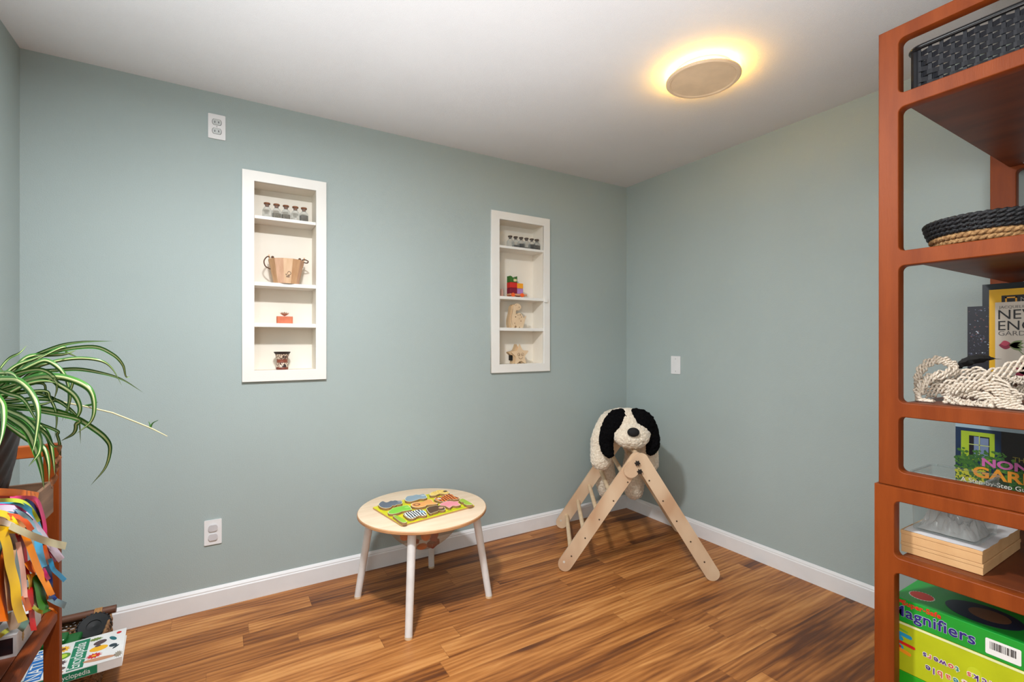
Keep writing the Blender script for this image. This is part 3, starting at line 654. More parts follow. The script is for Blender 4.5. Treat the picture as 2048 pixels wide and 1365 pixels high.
# ---- black woven plastic basket on the top board
e = empty('woven_basket', (1.78, .29, 1.874), 'black woven plastic basket on the top board of the tall bookcase', 'basket')
M_wick = mat('black_weave', (24, 26, 33), .5, spec=.35)
bx0, bx1, by0, by1, bh = -.165, .165, -.31, .268, .131
def basket_wall(g, o, d, n_in, width):
    nv = int(width/.0225)
    d = Vector(d); n_in = Vector(n_in); o = Vector(o)
    for k in range(nv+1):
        c = o+d*(width*k/nv); g.box(-.0040, .0040, -.0010, .0010, .004, bh-.006, M=frame(c, d, n_in, (0, 0, 1)))
    for r in range(8):
        z = .012+r*.0145; pts = []
        for k in range(nv*4+1):
            ph = k/4; w_ = .0036*math.cos(PI*ph/1)*(1 if r % 2 else -1); pts.append(o+d*(width*k/(nv*4))-n_in*w_+Vector((0, 0, z)))
        v = []
        for p in pts: v += [p+Vector((0, 0, .0062))-n_in*.0011, p-Vector((0, 0, .0062))-n_in*.0011, p-Vector((0, 0, .0062))+n_in*.0011, p+Vector((0, 0, .0062))+n_in*.0011]
        f = []
        for k in range(len(pts)-1):
            for q in range(4): f.append((k*4+q, k*4+(q+1) % 4, k*4+4+(q+1) % 4, k*4+4+q))
        g.add(v, f)
g = G(); q = .02
basket_wall(g, (bx0, by0+q, 0), (0, 1, 0), (1, 0, 0), by1-by0-2*q); basket_wall(g, (bx1, by0+q, 0), (0, 1, 0), (-1, 0, 0), by1-by0-2*q)
basket_wall(g, (bx0+q, by1, 0), (1, 0, 0), (0, -1, 0), bx1-bx0-2*q); basket_wall(g, (bx0+q, by0, 0), (1, 0, 0), (0, 1, 0), bx1-bx0-2*q)
for cx_, cy__ in ((bx0+.008, by0+.008), (bx0+.008, by1-.008), (bx1-.008, by0+.008), (bx1-.008, by1-.008)): g.tube([(cx_, cy__, .002), (cx_, cy__, bh-.004)], .009, 8)
g.build('woven_side', M_wick, e)
rim = rrect(bx0-.004, bx1+.004, by0-.004, by1+.004, .03); G().tube([(x, y, bh) for x, y in rim+[rim[0]]], .0068, 10).build('rim', mat('basket_rim', (20, 20, 22), .3), e, smooth=True)
G().box(bx0+.01, bx1-.01, by0+.01, by1-.01, .0005, .004).build('bottom', M_wick, e)

# ---- rope bowl
e = empty('rope_bowl', (1.745, .425, 1.453), 'shallow round rope bowl, black rim over natural jute, on the bookcase', 'bowl')
M_jute = mat('natural_jute', (186, 146, 98), .85, c2=(142, 104, 64), cscale=110, bump=.5, bscale=160); M_bro = mat('black_rope', (26, 27, 32), .6, c2=(14, 14, 16), cscale=110, bump=.4, bscale=160)
def coil(g, r, z, tr, mi=0):
    for s_ in range(2):
        pts = []; n = 150
        for k in range(n+1):
            a = 2*PI*k/n; ph = a*26+s_*PI; pts.append(((r+.45*tr*math.cos(ph))*math.cos(a), (r+.45*tr*math.cos(ph))*math.sin(a), z+.45*tr*math.sin(ph)))
        g.tube(pts, tr*.72, 6, mi, cap=False)
g = G(); coil(g, .104, .0072, .0075); coil(g, .114, .0195, .0075); coil(g, .121, .0315, .0075)
g.lathe([(0, .002), (.10, .002), (.10, .006), (0, .006)], 32); g.build('jute_coils', M_jute, e, smooth=True, angle=180)
g = G()
for r, z in ((.127, .0435), (.131, .054), (.134, .0645), (.136, .074)): coil(g, r, z, .0066)
g.build('black_coils', M_bro, e, smooth=True, angle=180)

# ---- books
def book(x, y_left, z, w, h, t, cover, lab, grp='garden books on the bookcase', spine=None, lean=0, pages=True, rz=0):
    """upright book, cover facing the room (-X); local origin = bottom left corner of the front cover, x reads along -Y"""
    e = empty('book', (x, y_left-w/2, z), lab, 'book', grp)
    Mb = frame((0, w/2, 0), (0, -1, 0), (lean, 0, 1))
    fc = G().prism([(0, 0), (w, 0), (w, h), (0, h)], -.002, 0, Mb).build('front_cover', cover, e)
    G().prism([(0, 0), (w, 0), (w, h), (0, h)], -t, -t+.002, Mb).build('rear_cover', cover, e)
    G().prism([(0, 0), (.002, 0), (.002, h), (0, h)], -t+.0021, -.0021, Mb).build('spine', spine or cover, e)
    G().prism([(.0025, .003), (w-.003, .003), (w-.003, h-.003), (.0025, h-.003)], -t+.0022, -.0022, Mb).build('pages', mat('paper', (228, 222, 208), .8), e)
    return e, Mb
M_title = mat('title_black', (24, 20, 24), .5)
zb = 1.047
M_night = pattern_mat('dark_sparkle', (24, 22, 30), (104, 96, 112), 'spot', 60, .3)
e, Mb = book(2.10, .572, zb, .22, .278, .02, mat('navy_night', (26, 24, 36), .35), 'dark blue glossy book with a speckled night picture, leftmost on its board')
rnd = random.Random(5); g = G()
for k in range(420):
    x = rnd.uniform(.004, .2); y = rnd.uniform(.10, .272); r = rnd.uniform(.0008, .0024); a = rnd.uniform(0, 6)
    g.prism([(x+r*math.cos(a+j*PI/2)*(1.6 if j % 2 else .7), y+r*math.sin(a+j*PI/2)) for j in range(4)], .0002, .0004, Mb, rnd.choice((0, 1, 2, 2, 2, 2, 3)) if y < .2 else rnd.choice((0, 1, 1, 1, 2)))
g.build('cover_picture', [mat('spk1', (110, 120, 140), .4), mat('spk2', (112, 74, 78), .4), mat('spk3', (66, 66, 88), .4), mat('spk4', (176, 186, 200), .4)], e)
e, Mb = book(2.135, .545, zb, .25, .350, .03, mat('black_cover', (18, 24, 32), .4), 'tall black hardcover book standing behind the yellow book')
e, Mb = book(2.06, .510, zb, .23, .325, .028, mat('yellow_cover', (222, 170, 20), .35), 'tall yellow-bordered book with black panel behind the New England book')
G().prism([(.028, .21), (.2, .21), (.2, .305), (.028, .305)], .0002, .0004, Mb).build('black_panel', mat('panel_black', (22, 18, 22), .4), e)
g = G(); stroke(g, [(.038, .250), (.038, .298), (.060, .298), (.060, .250), (.038, .250)], .004, Mb, z=.0006); g.build('yellow_rectangle_mark', mat('yellow_mark', (226, 160, 50), .4), e)
text_obj('title', 'NATIONAL', .020, Mb @ Matrix.Translation((.068, .284, .0006)), mat('title_grey', (150, 142, 136), .5), e, depth=.0002)
text_obj('title', 'GEOGRAPHIC', .020, Mb @ Matrix.Translation((.068, .264, .0006)), mat('title_grey', (150, 142, 136), .5), e, depth=.0002)
e, Mb = book(2.0, .482, zb, .17, .281, .02, mat('grey_cover', (190, 180, 168), .5), 'pale grey New England garden book with a dark red flower')
text_obj('title', 'NEW', .0405, Mb @ Matrix.Translation((.004, .230, .0002)), M_title, e, depth=.0002, sx=1.02)
text_obj('title', 'ENGLAND', .0405, Mb @ Matrix.Translation((.004, .197, .0002)), M_title, e, depth=.0002, sx=.98)
text_obj('subtitle', 'GARDENER\u2019S', .0195, Mb @ Matrix.Translation((.006, .181, .0002)), mat('title_grey2', (90, 84, 82), .5), e, depth=.0002, sx=1.1)
text_obj('author', 'JACQUELINE H\u00c9RITEAU', .0115, Mb @ Matrix.Translation((.009, .262, .0002)), mat('title_grey2', (90, 84, 82), .5), e, depth=.0002)
g = G(); fl = [(.022, .130, .012, .010)]
def petal(g, x, y, ln, wd, a, mi, z=.0003):
    pts = [(x+ln*(t)*math.cos(a)-wd*math.sin(PI*t)*s_*math.sin(a), y+ln*t*math.sin(a)+wd*math.sin(PI*t)*s_*math.cos(a)) for s_, ts in ((1, [k/8 for k in range(9)]), (-1, [k/8 for k in range(7, 0, -1)])) for t in ts]
    g.prism(pts, z, z+.0002, Mb, mi)
petal(g, .008, .152, .030, .012, 0, 0, .0006); petal(g, .012, .156, .02, .008, .2, 1, .0009)
for a in (-.5, -.2, .2, .45): petal(g, .030, .152, .032, .006, a, 2, .0007)
for a, l_ in ((2.9, .045), (3.5, .05), (1.9, .05), (.9, .05), (.1, .05), (-.8, .05), (2.4, .04), (-1.7, .045)): petal(g, .085, .075, l_, .014, a, 0, .0006)
petal(g, .085, .075, .022, .01, 1.2, 1, .0011); petal(g, .022, .045, .04, .009, .4, 2, .0004); petal(g, .035, .020, .05, .010, -.1, 2, .0004)
stroke(g, [(.045, .145), (.06, .125), (.07, .10)], .002, Mb, 2, .0003)
g.build('flower_picture', [mat('flower_wine', (130, 26, 56), .5), mat('flower_pink', (176, 60, 84), .5), mat('leaf_paint', (104, 120, 74), .5)], e)

# garden step-by-step book on the lower unit's board
zl = .633
e, Mb = book(2.10, .602, zl, .30, .312, .018, mat('garden_navy', (18, 44, 74), .35), 'garden design book with a lime green window photo on its cover', spine=mat('red_spine', (170, 90, 80), .5))
def rect(g, x0, x1, y0, y1, mi, z): g.prism([(x0, y0), (x1, y0), (x1, y1), (x0, y1)], z, z+.0002, Mb, mi)
g = G(); rect(g, 0, .30, .294, .312, 0, .0002); rect(g, .014, .095, .19, .283, 1, .0002); rect(g, .034, .083, .20, .27, 2, .0005); rect(g, .046, .058, .20, .268, 3, .0008); rect(g, .061, .081, .20, .266, 3, .0008)
rect(g, .058, .0605, .20, .27, 4, .0011); rect(g, .034, .083, .240, .2428, 4, .0011); rect(g, .11, .30, .13, .294, 5, .0002); rect(g, 0, .30, 0, .155, 6, .0004)
g.build('cover_photo', [mat('strip_blue', (150, 176, 190), .4), mat('lime_frame', (150, 176, 40), .4), mat('pane_dark', (24, 26, 34), .3), mat('pane_blue', (110, 128, 160), .3), mat('muntin', (170, 184, 110), .4), mat('cover_dark', (14, 20, 24), .4), mat('cover_green', (28, 48, 22), .5)], e)
rnd = random.Random(9); g = G()
for k in range(620):
    x = rnd.uniform(.002, .16); y = rnd.gauss(.185, .020) if x > .01 else rnd.uniform(.05, .2)
    if x > .12: y -= .03
    if rnd.random() < .35: x = rnd.uniform(.002, .07); y = rnd.gauss(.145, .018)
    y = max(.01, min(.225, y)); r = rnd.uniform(.002, .006); a = rnd.uniform(0, 6)
    g.prism([(x+r*math.cos(a+j*2*PI/5)*(1.3 if j % 2 else .8), y+r*math.sin(a+j*2*PI/5)) for j in range(5)], .0007+k*1e-6, .0013+k*1e-6, Mb, (2 if y < .16 and x < .07 and rnd.random() < .7 else rnd.choice((0, 1, 3, 3))))
g.build('cover_foliage', [mat('fol1', (70, 120, 34), .5), mat('fol2', (34, 84, 34), .5), mat('fol3', (176, 176, 30), .5), mat('fol4', (50, 100, 30), .5)], e)
text_obj('title', 'THE', .020, Mb @ Matrix.Translation((.136, .2056, .0028)), mat('title_olive', (120, 112, 40), .5), e, depth=.0002, offset=.0003)
text_obj('title', 'NONSTOP', .035, Mb @ Matrix.Translation((.064, .177, .0028)), mat('title_mauve', (190, 96, 160), .5), e, depth=.0002, offset=.0012, sx=1.32)
text_obj('title', 'GARDEN', .047, Mb @ Matrix.Translation((.043, .139, .0030)), mat('title_orange', (222, 144, 34), .5), e, depth=.0002, offset=.0014, sx=1.2)
text_obj('subtitle', 'A Step-by-Step Guide to Smart', .020, Mb @ Matrix.Translation((.014, .1165, .0028)), mat('title_white', (214, 210, 200), .5), e, depth=.0002, offset=.0003)
text_obj('subtitle', 'Plant Choices and Four-Season Designs', .018, Mb @ Matrix.Translation((.05, .096, .0028)), mat('title_white', (214, 210, 200), .5), e, depth=.0002, offset=.0003)

# ---- macrame heap and black band
e = empty('macrame_hanger', (1.74, .42, 1.047), 'knotted cream macrame cord hanger heaped on the bookcase board', 'macrame')
M_cord = mat('cotton_cord', (226, 214, 200), .9, c2=(200, 184, 164), cscale=220, bump=.5, bscale=240, spec=.1)
g = G(); rnd = random.Random(4)
def band(pts, k=4, r=.0036, w_=.011, wob=.0045, ph=0, fq=15):
    if r == .0036: k += 2; r = .0029
    P = spline([onX(px, py, x)-Vector(e.location) for px, py, x in pts], 10); n = len(P)
    for s_ in range(k):
        Q = []
        for i, p in enumerate(P):
            t = (P[min(i+1, n-1)]-P[max(i-1, 0)]).normalized(); up = Vector((0, 0, 1)); a = (up-t*up.dot(t)).normalized(); b = t.cross(a)
            o = (s_-(k-1)/2)/max(1, k-1)*2*w_
            o2 = math.sin(i/n*fq*PI+s_*PI*.66+ph)
            Q.append(p+a*(o*.8+wob*o2)+b*(wob*math.cos(i/n*fq*PI+s_*2+ph)))
            Q[-1].z = max(Q[-1].z, r+.0005)
        g.tube(Q, r, 7)
band([(1838, 785, 1.66), (1834, 762, 1.67), (1846, 735, 1.68), (1870, 721, 1.69), (1895, 724, 1.70), (1912, 736, 1.71)], 4, w_=.008)
band([(1915, 738, 1.71), (1890, 748, 1.68), (1862, 755, 1.66), (1845, 770, 1.64), (1836, 790, 1.63), (1842, 806, 1.62), (1868, 806, 1.62)], 4, w_=.009)
band([(1850, 790, 1.69), (1880, 778, 1.68), (1920, 768, 1.67), (1960, 758, 1.67), (2010, 742, 1.69), (2060, 722, 1.7)], 5, w_=.014)
band([(1860, 772, 1.72), (1900, 758, 1.72), (1950, 745, 1.71), (1990, 760, 1.68), (2020, 786, 1.66), (2042, 800, 1.65)], 5, w_=.012, ph=1)
band([(1890, 800, 1.605), (1920, 806, 1.60), (1950, 811, 1.60), (1985, 812, 1.60)], 4, .0042, .008, .005, fq=26)
band([(1900, 782, 1.64), (1930, 775, 1.63), (1965, 770, 1.62), (1998, 782, 1.62), (2018, 800, 1.62), (2034, 812, 1.625)], 5, w_=.011, ph=2)
band([(1896, 793, 1.65), (1930, 788, 1.64), (1965, 793, 1.62), (1995, 806, 1.61), (2025, 815, 1.61), (2060, 824, 1.61)], 5, w_=.009, ph=.5)
band([(1870, 770, 1.70), (1905, 790, 1.67), (1950, 790, 1.66), (1990, 780, 1.66)], 5, w_=.012, ph=3)
band([(2000, 758, 1.70), (2025, 762, 1.69), (2060, 758, 1.68)], 3, .0048, .006, .006, fq=18)
band([(2010, 790, 1.72), (2030, 780, 1.72), (2070, 770, 1.72)], 4, w_=.014)
g.build('knotted_cords', M_cord, e, smooth=True, angle=180)
P = [onX(px, py, x) for px, py, x in ((1912, 734, 1.74), (1935, 722, 1.75), (1965, 716, 1.76), (1995, 717, 1.76))]
g = G(); c0 = P[0]; v = []
for i, p in enumerate(spline(P, 8)):
    w_ = .022*math.sin(PI*min(1, (i+1)/22))**.6; 
    for k in range(8):
        a = 2*PI*k/8; v.append(p-P[1]+Vector((.025*math.cos(a), 0, w_*.6*math.sin(a)-.002))+Vector((0, .004*math.sin(a*3+i), 0)))
n = len(v)//8; f = [(i*8+k, i*8+(k+1) % 8, i*8+8+(k+1) % 8, i*8+8+k) for i in range(n-1) for k in range(8)]+[tuple(range(8)), tuple((n-1)*8+k for k in range(8))]
o = g.add(v, f).build('folded_strap', M_blackfab, None, smooth=True); o.location = P[1]; tag(o, 'folded black cloth strap lying on top of the macrame cords', 'strap')

# ---- lower unit: cardboard boxes, plastic bag, clear bin, game boxes
M_card = mat('cardboard', (206, 164, 116), .8, c2=(194, 150, 102), cscale=14)
for k, (z0, z1, dy, dx) in enumerate(((.633, .661, 0, 0), (.6615, .693, .001, -.002))):
    e = empty('cardboard_box', (1.60+.15, .49, z0), ('lower' if k == 0 else 'upper')+' of two flat brown cardboard boxes stacked on the bookcase board', 'cardboard box', 'flat cardboard boxes')
    G().box(-.15+dx, .15, -.083+dy, .083, 0, z1-z0-.010).build('tray', M_card, e, bevel=.001)
    G().box(-.1512+dx, .1512, -.0842+dy, .0842, z1-z0-.0098, z1-z0).build('lid', M_card, e, bevel=.0015)
def crumple(name, x0, x1, y0, y1, z, h, m, parent, seed, n=26):
    v = []; f = []
    for i in range(n+1):
        for j in range(n+1):
            u = i/n; w_ = j/n; x = x0+(x1-x0)*u; y = y0+(y1-y0)*w_
            e_ = max(0, (1-abs(2*u-1)**3)*(1-abs(2*w_-1)**3))
            q = Vector((x*22+seed, y*22, seed)); rr = abs(noise.noise(q))+.6*abs(noise.noise(q*2.3))+.5*abs(noise.noise(q*4.5))+.25*abs(noise.noise(q*9))
            v.append((x+.004*noise.noise(q*1.7), y+.004*noise.noise(q*1.3+Vector((3, 0, 0))), z+e_*h*(.35+1.1*rr)))
    for i in range(n):
        for j in range(n): a = i*(n+1)+j; f.append((a, a+1, a+n+2, a+n+1))
    return G().add(v, f).build(name, m, parent, smooth=True, angle=35)
M_bag = clear_mat('plastic_bag', (244, 244, 244), .62, .07, (226, 224, 224))
e = empty('plastic_bag', (1.690, .487, .7010), 'crumpled clear plastic bag of small things inside the clear bin', 'plastic bag')
crumple('film', -.066, .066, -.060, .060, .001, .052, M_bag, e, 3.3, 40); crumple('film', -.062, .064, -.056, .06, .002, .075, M_bag, e, 5.7, 40)
crumple('lower_film', -.064, .064, -.058, .058, .0008, .014, mat('paper_inside', (206, 200, 196), .5), e, 8.1)
g = G(); rnd = random.Random(2)
for k in range(12):
    g.ball((rnd.uniform(-.05, .04), rnd.uniform(-.045, .045), .018+rnd.uniform(0, .012)), (rnd.uniform(.006, .012), rnd.uniform(.006, .014), .005), n=10, mi=rnd.choice((0, 0, 1, 2)))
g.build('small_pieces', [mat('copper_bits', (190, 130, 90), .3, metal=.4), mat('green_bits', (90, 110, 60), .5), mat('dark_bits', (60, 54, 52), .4)], e, smooth=True)
e = empty('paper_sheet', (1.74, .488, .6935), 'wrinkled white paper sheet under the clear bin on the cardboard boxes', 'paper')
crumple('sheet', -.142, .14, -.082, .080, .0004, .004, mat('white_paper', (226, 224, 226), .5), e, 2.2)
e = empty('clear_bin', (1.690, .487, .6990), 'clear plastic bin standing on the cardboard boxes', 'plastic bin')
M_bin = clear_mat('clear_bin_plastic', (248, 250, 250), .97, .05, (200, 210, 210))
bw = .068; bl = .074; hb_ = .154
g = G(); A = rrect(-bl, bl, -bw, bw, .012); B = rrect(-bl-.004, bl+.004, -bw-.004, bw+.003, .012); n = len(A)
g.add([(x, y, .001) for x, y in A]+[(x, y, hb_) for x, y in B], [(i, (i+1) % n, (i+1) % n+n, i+n) for i in range(n)]+[tuple(range(n))]); g.build('bin_wall', M_bin, e, smooth=True)
G().tube([(x, y, hb_) for x, y in B+[B[0]]], .003, 8).build('bin_rim', M_bin, e, smooth=True)

# games: front faces in the plane just behind the front frame
def gbox(name, y0, y1, z0, z1, m, lab, depth=.27, x=1.605, grp='game boxes'):
    e = empty(name, (x+depth/2, (y0+y1)/2, z0), lab, 'game box', grp)
    G().box(-depth/2, depth/2, y0-(y0+y1)/2, y1-(y0+y1)/2, 0, z1-z0).build('carton', m, e, bevel=.0015)
    return e, frame((-depth/2-.0004, y1-(y0+y1)/2, 0), (0, -1, 0), (0, 0, 1))
M_grn = mat('game_green', (22, 150, 48), .3)
e, Mb = gbox('magnifier_box', .330, .594, .437, .501, M_grn, 'green Magnifiers game box on top of the yellow-green box')
M_navy = mat('logo_navy', (42, 34, 120), .4); M_wht = mat('logo_white', (232, 232, 230), .4); M_redp = mat('logo_red', (214, 52, 34), .4)
Mt = Mb @ Matrix.Translation((-.004, .016, 0))
text_obj('title_outline', 'Magnifiers', .041, Mt, mat('logo_halo', (190, 200, 216), .4), e, depth=.0002, offset=.0014, sx=1.0, spacing=1.05)
text_obj('title', 'Magnifiers', .041, Mt @ Matrix.Translation((0, 0, .0006)), M_navy, e, depth=.0002, offset=.0006, sx=1.0, spacing=1.05)
text_obj('subtitle', 'Super-Safe', .0185, Mb @ Matrix.Translation((.022, .048, 0)), M_redp, e, depth=.0003, offset=.0006, spacing=1.05)
G().prism([(0, .052), (.024, .052), (.027, .060), (0, .060)], 0, .0004, Mb).build('red_flash', M_redp, e)
G().prism(rrect(.190, .252, .008, .046, .003), 0, .0004, Mb).build('barcode_label', M_wht, e)
g = G(); x = .198; rnd = random.Random(1)
while x < .244:
    w_ = rnd.choice((.0006, .0012, .0018)); g.prism([(x, .022), (x+w_, .022), (x+w_, .040), (x, .040)], .0005, .0007, Mb); x += w_+rnd.choice((.0006, .001, .0014))
g.build('barcode', M_black, e)
Mtop = frame((-.135, .132, .0642), (0, -1, 0), (1, 0, 0), (0, 0, 1))
g = G(); pl = []
for k in range(48):
    r = .026 if k % 2 else .0285; pl.append((.045+r*math.cos(k*PI/24), .060+r*math.sin(k*PI/24)))
g.prism(pl, 0, .0003, Mtop, 1); g.prism([(.045+.0255*math.cos(k*PI/16), .060+.0255*math.sin(k*PI/16)) for k in range(32)], .0004, .0006, Mtop, 0)
g.prism([(.165+.075*math.cos(k*PI/24), .085+.060*math.sin(k*PI/24)) for k in range(48)], 0, .0003, Mtop, 2); g.prism([(.175+.04*math.cos(k*PI/24), .09+.035*math.sin(k*PI/24)) for k in range(48)], .0004, .0006, Mtop, 3)
g.build('lid_picture', [M_redp, M_wht, mat('lid_blue', (26, 40, 60), .3), mat('lid_brown', (110, 74, 50), .4)], e)
e, Mb = gbox('brick_box', .10, .594, .302, .436, mat('game_lime', (176, 186, 26), .35), 'yellow-green Changeable bricks towers box lying upside down')
G().prism([(0, .128), (.494, .128), (.494, .134), (0, .134)], 0, .0004, Mb).build('lid_edge', mat('lid_edge', (222, 226, 170), .4), e)
cols = [(60, 40, 120), (200, 60, 50), (110, 50, 120), (40, 130, 130), (206, 90, 70), (60, 40, 120)]
def multi(s, size, px, pz, cols, parent, Mb_):
    """upside-down lettering, one colour per letter"""
    x = px
    for i, ch in enumerate(s):
        if ch != ' ':
            Mx = Mb_ @ Matrix(((-1, 0, 0, x), (0, -1, 0, pz), (0, 0, 1, 0), (0, 0, 0, 1)))
            text_obj('letter', ch, size, Mx, mat('letter_white', (232, 226, 210), .4), parent, depth=.0002, offset=.0016)
            text_obj('letter', ch, size, Mx @ Matrix.Translation((0, 0, .0006)), mat('letter_%d_%d_%d' % cols[i % len(cols)], cols[i % len(cols)], .4), parent, depth=.0002, offset=.0004)
        x -= size*{'w': .80, 'm': .9, 'i': .42, 'l': .4, 'r': .5, 't': .5, ' ': .55, 's': .58}.get(ch, .70)
multi('bricks towers', .0205, .226, .077, [(60, 40, 130), (40, 130, 130), (206, 70, 60), (90, 50, 130), (70, 40, 120), (206, 90, 90)], e, Mb)
multi('Changeable', .0225, .219, .046, [(206, 90, 80), (90, 50, 130), (60, 40, 120), (60, 110, 140), (160, 40, 50), (40, 130, 140), (210, 90, 70)], e, Mb)
g = G(); MM = Mb
for (x0, x1, y0, y1, mi) in ((.0, .042, .098, .108, 0), (.004, .036, .113, .117, 3), (.012, .022, .086, .097, 0), (0, .050, .075, .083, 1), (.010, .022, .062, .074, 0), (.014, .040, .052, .062, 2), (0, .018, .064, .074, 1)):
    g.prism(stadium((x0+.003, (y0+y1)/2), (x1-.003, (y0+y1)/2-.004), (y1-y0)/2), .0, .0005+mi*.0002, MM, mi)
g.prism([(.27, .0), (.40, .0), (.37, .045), (.33, .06), (.30, .045)], 0, .0004, MM, 1)
for k in range(9):
    x, y = (.12+.05*k, .03+.05*((k*5) % 2)) ; g.prism([(x+.014*math.cos(a*PI/12), y+.014*math.sin(a*PI/12)) for a in range(24)], 0, .0002, MM, 4)
g.build('printed_toys', [mat('toy_blue', (34, 150, 196), .4), mat('toy_red', (206, 36, 28), .4), mat('toy_amber', (240, 150, 30), .4), mat('toy_green', (120, 176, 50), .4), mat('faint_circle', (186, 196, 40), .4)], e)
e, Mb = gbox('green_box', .13, .590, .171, .301, mat('game_green2', (36, 158, 30), .3), 'plain bright green box at the bottom of the game box stack')
strap = G().tube([(1.62, .585, .515), (1.66, .55, .545), (1.70, .52, .58), (1.74, .50, .606)], .004, 8)

# ------------------------------------------------------------------ left cherry plant stand
XL = -.39
e = empty('plant_stand', (-.53, 1.4, 0), 'open cherry wood plant stand against the left wall with ribbons draped over it', 'plant stand')
o_ = -Vector(e.location)
def lb(name, g, m, bev=.002): ob = g.build(name, m, e, bevel=bev); ob.data.transform(Matrix.Translation(o_)); return ob
def leg_l(x0, x1, y0, y1, zt, tap=0):
    g = G(); v = [(x0, y0, 0), (x1+tap, y0, 0), (x0, y1, 0), (x1+tap, y1, 0), (x0, y0, zt), (x1, y0, zt), (x0, y1, zt), (x1, y1, zt)]
    return g.add(v, [(0, 2, 3, 1), (4, 5, 7, 6), (0, 1, 5, 4), (2, 6, 7, 3), (0, 4, 6, 2), (1, 3, 7, 5)])
YA, YB = 1.812, .98
lb('leg', leg_l(XL-.034, XL-.0015, YA, YA+.028, .922, .002), M_cherry); lb('leg', leg_l(-.655, -.622, YA, YA+.028, .922), M_cherry)
lb('leg', leg_l(XL-.034, XL-.0015, YB, YB+.028, .922, .002), M_cherry); lb('leg', leg_l(-.655, -.622, YB, YB+.028, .922), M_cherry)
M_cherryx = mat('cherry_rail_x', (188, 97, 42), .4, c2=(162, 78, 32), cscale=9, stretch=(.35, 3, 3))
lb('top_rail', G().box(-.6215, XL-.0345, YA+.003, YA+.025, .888, .9215), M_cherryx); lb('top_rail', G().box(-.6215, XL-.0345, YB+.003, YB+.025, .888, .9215), M_cherryx)
lb('side_rail', G().box(XL-.030, XL-.003, YB+.0285, YA-.0005, .425, .458), M_cherry2, .006)
lb('side_rail', G().box(-.652, -.625, YB+.0285, YA-.0005, .425, .458), M_cherry2, .004)
lb('shelf', G().box(-.6245, XL-.0305, YB+.003, YA-.001, .436, .4565), M_cherryboard, .001)
lb('shelf', G().box(-.652, XL-.0345, YB+.03, YA-.002, .738, .756), M_cherryboard, .001)
# flat box on the stand's shelf, ribbons over it
e2 = empty('wooden_tray', (-.50, 1.535, .757), 'greyish wooden tray on the plant stand behind the ribbons', 'tray')
M_tray = mat('grey_wood', (132, 100, 76), .6, c2=(104, 74, 54), cscale=10, stretch=(1, .3, 5))
G().box(.110, .118, -.22, .185, 0, .082).box(-.145, -.137, -.22, .185, 0, .082).box(-.1368, .1098, -.22, -.212, 0, .082).box(-.1368, .1098, .177, .185, 0, .082).build('tray_side', M_tray, e2, bevel=.001)
G().box(-.1365, .1095, -.2115, .1765, .0005, .006).build('tray_bottom', M_tray, e2)
